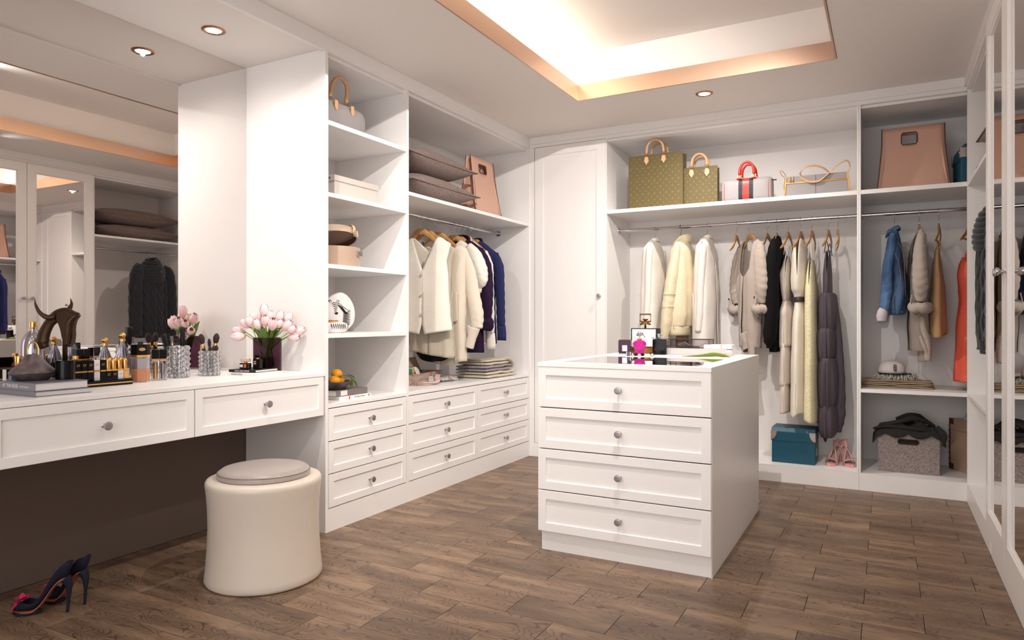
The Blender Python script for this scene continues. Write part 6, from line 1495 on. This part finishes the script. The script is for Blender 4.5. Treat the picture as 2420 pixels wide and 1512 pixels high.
t = thing('glass_vase', 'plum glass cylinder vase of pink tulips in the corner of the dressing table', 'vase', (VX, VY, ZD))
pmesh('vase_body', t, L([(.001,0),(.067,0),(.070,.002),(.0705,.180),(.0685,.1805),(.0680,.008),(.001,.008)], 64, cap=False), M_plum, True, 35)
pmesh('water', t, L([(.001,.009),(.0672,.009),(.0672,.080),(.001,.080)], 48), mat('plum_water', (226, 200, 214), .01, trans=1, ior=1.1), True, 40)
M_petal = mat('tulip_petal', (240, 202, 202), .5); v_ = coords(M_petal, (1,1,1)); sx_ = nd(M_petal, 'ShaderNodeSeparateXYZ'); lk(M_petal, v_, sx_.inputs[0])
mr_ = nd(M_petal, 'ShaderNodeMapRange'); mr_.inputs[1].default_value = -.002; mr_.inputs[2].default_value = .016; lk(M_petal, sx_.outputs[2], mr_.inputs[0])
lk(M_petal, ramp(M_petal, mr_.outputs[0], [(0,(226,226,150)),(.55,(240,204,204)),(1,(244,210,212))]), bsdf(M_petal).inputs['Base Color']); bsdf(M_petal).inputs['Subsurface Weight'].default_value = .0
M_stem = mat('tulip_stem', (150, 176, 92), .5); M_tleaf = mat('tulip_leaf', (122, 152, 74), .45)
def petal(R_, H, w_ang, open_):
    bm = bmesh.new(); n, m_ = 8, 6; G = []
    for i in range(n+1):
        u = i/n; r = R_*(math.sin(PI*(.08+u*.78))**.8)*(1+open_*u*u); z = H*u; half = w_ang*(math.sin(PI*min(.97, .12+u*.86))**.65); G.append([bm.verts.new((r*math.cos(half*(j/m_*2-1)), r*math.sin(half*(j/m_*2-1)), z)) for j in range(m_+1)])
    for i in range(n):
        for j in range(m_): bm.faces.new((G[i][j], G[i][j+1], G[i+1][j+1], G[i+1][j]))
    return bm
PET = [mesh_obj('petal', petal(.0165, .046, 1.05, -.12), M_petal, smooth=True), mesh_obj('petal', petal(.0150, .045, 1.05, -.12), M_petal, smooth=True)]
for p_ in PET: p_.location = (0,0,-50)
rnd = random.Random(11)

def tulip(x, y, z, dx, dy, dz, base, label, s=1.0, lf=True, bud=False, cat='flower', group='pink tulips in the plum vase'):
    """head centre base at x,y,z opening towards (dx,dy,dz); stem runs down to base"""
    t = thing('tulip', label, cat, base, 0, group); b = Vector(base); h_ = Vector((x,y,z)); d = Vector((dx,dy,dz)).normalized()
    mid = (b+h_)/2; mid = Vector((b.x+(h_.x-b.x)*.32, b.y+(h_.y-b.y)*.32, b.z+(h_.z-b.z)*.62))
    pmesh('stem', t, TB([Vector((0,0,0)), mid-b, h_-b-d*.012, h_-b], .0026, 7, 6), M_stem, True)
    q = d.to_track_quat('Z', 'Y').to_matrix().to_4x4(); sc = s*(.72 if bud else 1)
    for k in range(6):
        o = bpy.data.objects.new('petal', PET[k//3].data); COL.objects.link(o); o.parent = t
        o.matrix_local = TR(*(h_-b)) @ q @ RZ(k*2*PI/3+(PI/3 if k > 2 else 0)+s) @ Matrix.Scale(sc, 4) @ Matrix.Diagonal((.8 if bud else 1, .8 if bud else 1, 1, 1))
    if lf:
        a = math.atan2(h_.y-b.y, h_.x-b.x)+rnd.uniform(-.7,.7); pts = [Vector((0,0,.02)), Vector((math.cos(a)*.035, math.sin(a)*.035, .16)), Vector((math.cos(a)*.065, math.sin(a)*.065, .212)), Vector((math.cos(a)*.10, math.sin(a)*.10, .235+rnd.uniform(-.03,.03)))]
        pmesh('leaf', t, TB(pts, [.006,.018,.015,.001], 8, 6, flat=.08, up=(math.cos(a)*.25-math.sin(a)*.9,math.sin(a)*.25+math.cos(a)*.9,-.35)), M_tleaf, True)
# heads as offsets from the vase axis: picture-right r, towards camera c, height above the table
rr, cc = Vector((.8796, .4756, 0)), Vector((.4756, -.8796, 0))
heads = [(-.118,.00,.206,-1,.1,.25),(-.104,.03,.188,-1,.3,-.1),(-.083,.02,.232,-.9,.2,.7),(-.055,.04,.236,-.6,.4,.8),(-.062,-.02,.245,-.5,-.2,1),(-.022,.05,.222,-.3,.6,.9),(-.034,.00,.262,-.3,.1,1),(-.006,.02,.282,-.05,.1,1),(.008,.05,.238,.1,.6,.9),(.018,.02,.262,.2,.2,1),(.040,.05,.220,.25,.7,.8),(.050,.0,.258,.4,0,1),(.052,.03,.232,.8,.3,.7),(.085,.02,.218,.8,.2,.8),(.082,-.02,.252,.55,-.2,1),(.112,.02,.205,.8,.3,.6),(.104,.0,.178,1,.2,.1),(.125,-.02,.20,.9,-.1,.4)]
tl = ['pink tulip drooping at the far left of the bouquet','lower left pink tulip of the bouquet','pink tulip high on the left side of the bouquet','open pink tulip left of the centre','pink tulip behind the left side of the bouquet','front pink tulip just left of the centre','tall pink tulip left of the topmost one','topmost pink tulip of the bouquet','front pink tulip in the middle of the bouquet','pink tulip just right of the topmost one','single round pink tulip at the front right of the centre','tall pink tulip right of the centre','open pink tulip right of the centre','pink tulip on the right side of the bouquet','highest pink tulip on the right side','pink tulip far right, tilted outward','lowest pink tulip on the right, nearly horizontal','outermost pink tulip on the right']
for i, (r_, c_, z_, a, b_, e_) in enumerate(heads):
    p = Vector((VX, VY, 0))+rr*r_+cc*c_; d = rr*a+cc*b_*.6+Vector((0,0,e_)); ba = i*2.4; q = .03*((i*7 % 5)/5)
    tulip(p.x, p.y, ZD+z_, d.x, d.y, d.z, (VX-(p.x-VX)*.25, VY-(p.y-VY)*.25, ZD+.012), tl[i], 1.38+.14*math.sin(i*2), lf=i != 7, bud=i in (6,))
M_bud = mat('green_bud', (196, 206, 110), .5)
for (r_, c_, z_, lb) in ((-.036,-.01,.292,'small green bud beside the topmost tulip'),(-.054,.05,.226,'small green bud among the left tulips')):
    p = Vector((VX, VY, 0))+rr*r_+cc*c_; t = thing('tulip_bud', lb, 'flower', (VX, VY, ZD+.012)); b = Vector((VX,VY,ZD+.012)); h_ = Vector((p.x,p.y,ZD+z_-.01))
    pmesh('stem', t, TB([Vector((0,0,0)), (h_-b)*.6, h_-b], .0022, 7, 5), M_stem, True); pmesh('bud', t, L([(.001,0),(.007,.008),(.0065,.018),(.001,.030)], 12, c=tuple(h_-b)), M_bud, True)
# ================================================================== island things
ZI = .8985
M_purp = mat('deep_purple_glass', (60, 24, 46), .12, spec=.2)
t = thing('perfume_bottle', 'dark purple block perfume bottle with white label on the island', 'perfume bottle', (-1.362, 3.93, ZI), math.radians(8))
pmesh('bottle', t, B(-.037,.037,-.022,.022,.004,.085, bev=.004, seg=2), M_purp); pmesh('clear_foot', t, B(-.034,.034,-.020,.020,0,.004), M_glass); pmesh('label', t, B(-.013,.016,-.0232,-.0218,.018,.052), mat('paper_white', (248,246,246), .6)); pmesh('inner_core', t, B(-.020,.020,-.012,.012,.01,.078), mat('dark_core', (28,14,22), .2))
t = thing('framed_bottle', 'large black framed clock like perfume with bronze buckle on top', 'ornament', (-1.285, 4.07, ZI), math.radians(9))
pmesh('frame', t, holed(.155, .118, .066, .012, .108, -.022, .0) if 0 else B(-.082,.092,-.016,.022,.038,.152, bev=.001), M_black); pmesh('white_face', t, B(-.075,.066,-.0172,-.0158,.042,.146), mat('pale_face', (232,228,230), .3))
pmesh('bronze_base', t, B(-.078,.088,-.020,.020,0,.037, bev=.004), mat('antique_gold', (150, 104, 44), .25, .9)); pmesh('hand', t, TB([(.004,-.019,.094),(-.012,-.019,.118)], .0014, 6), M_ink); pmesh('hand_tip', t, TB([(-.009,-.0195,.113),(-.013,-.0195,.119),(-.018,-.0195,.127)], [.0005,.0045,.0005], 4, 3, flat=.2, up=(0,1,0)), M_ink)
M_brz = mat('bronze_buckle', (112, 74, 30), .35, .9)
pmesh('buckle', t, tube(bmesh.new(), [(-.030,0,.192),(.034,0,.192),(.034,0,.236),(-.030,0,.236)], .0055, 6, closed=True), M_brz); pmesh('buckle_stem', t, TB([(.002,0,.152),(.002,0,.200)], .006, 10), M_brz, True); pmesh('buckle_cup', t, L([(.005,.196),(.016,.204),(.017,.208),(.001,.208)], 20, c=(.002,0,0)), M_brz, True, 40)
for s_ in (-1, 1): pmesh('buckle_screw', t, TB([(.002+s_*.010,0,.182),(.002+s_*.020,0,.182),(.002+s_*.024,0,.176),(.002+s_*.032,0,.176)], [.008,.008,.005,.006], 10), M_brz, True)
for x in (-.062, .050): pmesh('face_mark', t, B(x-.008,x+.008,-.0176,-.0170,.096,.098), M_inkg)
M_mag = mat('magenta_glass', (206, 44, 150), .04, trans=.35, ior=1.35, emit=0)
t = thing('perfume_bottle', 'magenta fluted urn shaped perfume bottle with crystal stopper on the island', 'perfume bottle', (-1.232, 3.80, ZI), 0)
pmesh('bottle', t, L([(.001,.0),(.018,0),(.022,.004),(.026,.020),(.033,.048),(.038,.064),(.036,.074),(.026,.084),(.012,.088),(.001,.088)], 48, flute=lambda a, z: 1+.05*math.cos(8*a)), M_mag, True, 60)
pmesh('gold_collar', t, L([(.012,.087),(.014,.090),(.014,.095),(.008,.097),(.001,.097)], 24), M_gold, True, 40); pmesh('stopper_stem', t, L([(.004,.097),(.004,.110),(.001,.110)], 12), M_gold)
for k in range(6): a = k*PI/3; pmesh('crystal_petal', t, sph(.0085, (.011*math.cos(a), .011*math.sin(a), .118), 1, 10, 6), M_glass, True)
pmesh('crystal_top', t, B(-.008,.008,-.008,.008,.124,.136, bev=.002), M_glass)
t = thing('perfume_bottle', 'black flask shaped perfume bottle with clear stopper on the island', 'perfume bottle', (-1.165, 3.97, ZI), math.radians(6))
pmesh('bottle', t, B(-.040,.040,-.014,.014,0,.090, bev=.003, seg=2), M_black); pmesh('clear_shoulder', t, B(-.0405,.0405,-.0145,.0145,.0905,.098, bev=.002), M_glass); pmesh('stopper', t, L([(.008,.098),(.012,.106),(.014,.118),(.016,.122),(.001,.123)], 20), M_glass, True, 40); pmesh('stopper_arm', t, TB([(.012,0,.106),(.024,0,.110),(.034,0,.100)], .0022, 8, 5), M_chrome, True)
pmesh('skyline_print', t, TB([(-.028,-.0145,.028),(-.022,-.0145,.034),(-.016,-.0145,.018),(-.002,-.0145,.042),(.010,-.0145,.036),(.018,-.0145,.022),(.022,-.0145,.038),(.028,-.0145,.034)], .0007, 4), M_inkg)
t = thing('small_cube', 'tiny dark cube charm with white edges in front of the perfumes', 'trinket', (-1.272, 3.73, ZI), .2)
pmesh('cube', t, B(-.0105,.0105,-.0105,.0105,.001,.022, bev=.001), mat('slate_face', (58,64,74), .3))
for x in (-.0105, .0105):
    for y in (-.0105, .0105): pmesh('edge', t, B(x-.0012,x+.0012,y-.0012,y+.0012,0,.023), M_chrome)
for i, (x, y, dk, lb) in enumerate(((-1.252,3.735,0,'clear glass pebble left of the magenta bottle'),(-1.240,3.752,1,'black pebble touching the left side of the magenta bottle base'),(-1.212,3.735,0,'clear glass pebble under the magenta bottle'),(-1.200,3.757,1,'black pebble right of the magenta bottle base'),(-1.158,3.80,1,'larger black pebble before the black flask'),(-1.148,3.765,0,'clear glass pebble before the black flask'))):
    t = thing('pebble', lb, 'pebble', (x, y, ZI), i, 'glass and black pebbles on the island'); pmesh('stone', t, sph(.0105 if i != 4 else .014, (0,0,.0085 if i != 4 else .0105), .8, 16, 10), M_black if dk else M_chrome, True)
# tray drawer box
M_conc = cloth('pale_grey_tray', (196, 188, 186), (300,300,300), .1, rough=.5, var=.03)
t = thing('tray_box', 'long pale grey tray box holding the glass case and white cards', 'box', (-.955, 4.085, ZI), 0)
pmesh('box_body', t, B(-.195,.165,-.085,.085,0,.038, bev=.001), M_conc); pmesh('dark_end', t, B(-.198,-.1955,-.083,.083,0,.037), mat('grey_edge', (104,98,104), .5)); pmesh('side_knob', t, sph(.006, (.167,-.01,.020), 1, 10, 8), M_chrome, True)
zt_ = ZI+.0385; M_smoke = mat('smoked_glass', (228, 224, 228), .02, trans=1, ior=1.04)
t = thing('glass_case', 'smoked glass display case with black metal frame on the grey tray box', 'case', (-1.005, 4.085, zt_), 0)
bm = bmesh.new(); x0, x1, y0, y1, h_ = -.112,.112,-.062,.062,.050
for a, b in (((x0,y0,0),(x0,y0,h_)),((x1,y0,0),(x1,y0,h_)),((x0,y1,0),(x0,y1,h_)),((x1,y1,0),(x1,y1,h_)),((x0,y0,h_),(x1,y0,h_)),((x0,y1,h_),(x1,y1,h_)),((x0,y0,h_),(x0,y1,h_)),((x1,y0,h_),(x1,y1,h_)),((x0,y0,0),(x1,y0,0)),((x0,y1,0),(x1,y1,0))): pmesh('frame_bar', t, TB([a, b], .0016, 4), M_blackm)
bm.free()
for a in ((x0,x1,y0,y0+.001,.002,h_),(x0,x1,y1-.001,y1,.002,h_),(x0,x0+.001,y0,y1,.002,h_),(x1-.001,x1,y0,y1,.002,h_),(x0,x1,y0,y1,h_-.001,h_)): pmesh('pane', t, B(*a), M_smoke)
t = thing('display_tray', 'low black framed glass tray in front of the display case', 'tray', (-1.045, 4.015, zt_), 0)
for a, b in (((-.095,-.012,.012),(.10,-.012,.012)),((-.095,-.012,0),(-.095,-.012,.012)),((.10,-.012,0),(.10,-.012,.012)),((-.095,-.012,.001),(.10,-.012,.001))): pmesh('frame_bar', t, TB([a, b], .0018, 4), M_blackm)
pmesh('pane', t, B(-.094,.099,-.012,-.011,.002,.011), M_smoke)
t = thing('card_stack', 'fanned grey cards lying inside the smoked glass case', 'cards', (-1.03, 4.08, zt_+.002), .2)
for k in range(5): pmesh('card', t, xf(B(-.022,.022,-.04,.04,0,.0012), TR(-.03+k*.007,0,.008+k*.003) @ Matrix.Rotation(math.radians(28), 4, 'Y')), mat('pale_card', (214,208,210), .5))
t = thing('feather', 'dark feather lying inside the smoked glass case', 'feather', (-.965, 4.07, zt_+.006), .1)
pmesh('vane', t, xf(leaf(.07,.009,-.35), TR(-.03,0,0)), mat('dark_feather', (70,64,66), .6), True)
M_pw = mat('bright_white_box', (250, 248, 246), .6)
for x, w_, lb in ((-.872,.024*2,'longer white card box at the right end of the tray box'),(-.792,.028,'shorter white card box at the far right of the tray box')):
    t = thing('white_box', lb, 'box', (x, 4.06, zt_)); pmesh('box_body', t, B(-w_,w_,-.05,.05,0,.014, bev=.001), M_pw); pmesh('lid', t, B(-w_*.97,w_*.97,-.048,.048,.0143,.022, bev=.001), M_pw)
# lying tulip
t = thing('tulip', 'single cut tulip with a broad leaf lying on the island top', 'flower', (-.85, 3.86, ZI), 0)
pmesh('stem', t, TB([(-.14,-.055,.003),(-.05,-.02,.003),(.04,.005,.006),(.085,.015,.018)], .003, 8, 6), M_stem, True)
pmesh('leaf', t, TB([(-.12,-.050,.003),(-.05,-.03,.006),(.02,-.02,.014),(.07,-.02,.010),(.115,-.025,.002)], [.003,.010,.019,.016,.001], 10, 7, flat=.12, up=(0,.8,1)), mat('fresh_leaf', (128, 150, 56), .45), True)
q = Vector((.9,.15,.12)).to_track_quat('Z','Y').to_matrix().to_4x4()
for k in range(6):
    o = bpy.data.objects.new('petal', PET[k//3].data); COL.objects.link(o); o.parent = t
    o.matrix_local = TR(.070,.016,.018) @ q @ RZ(k*2*PI/3+(PI/3 if k > 2 else 0)) @ Matrix.Scale(1.05, 4)
for p_ in PET: bpy.data.objects.remove(p_)
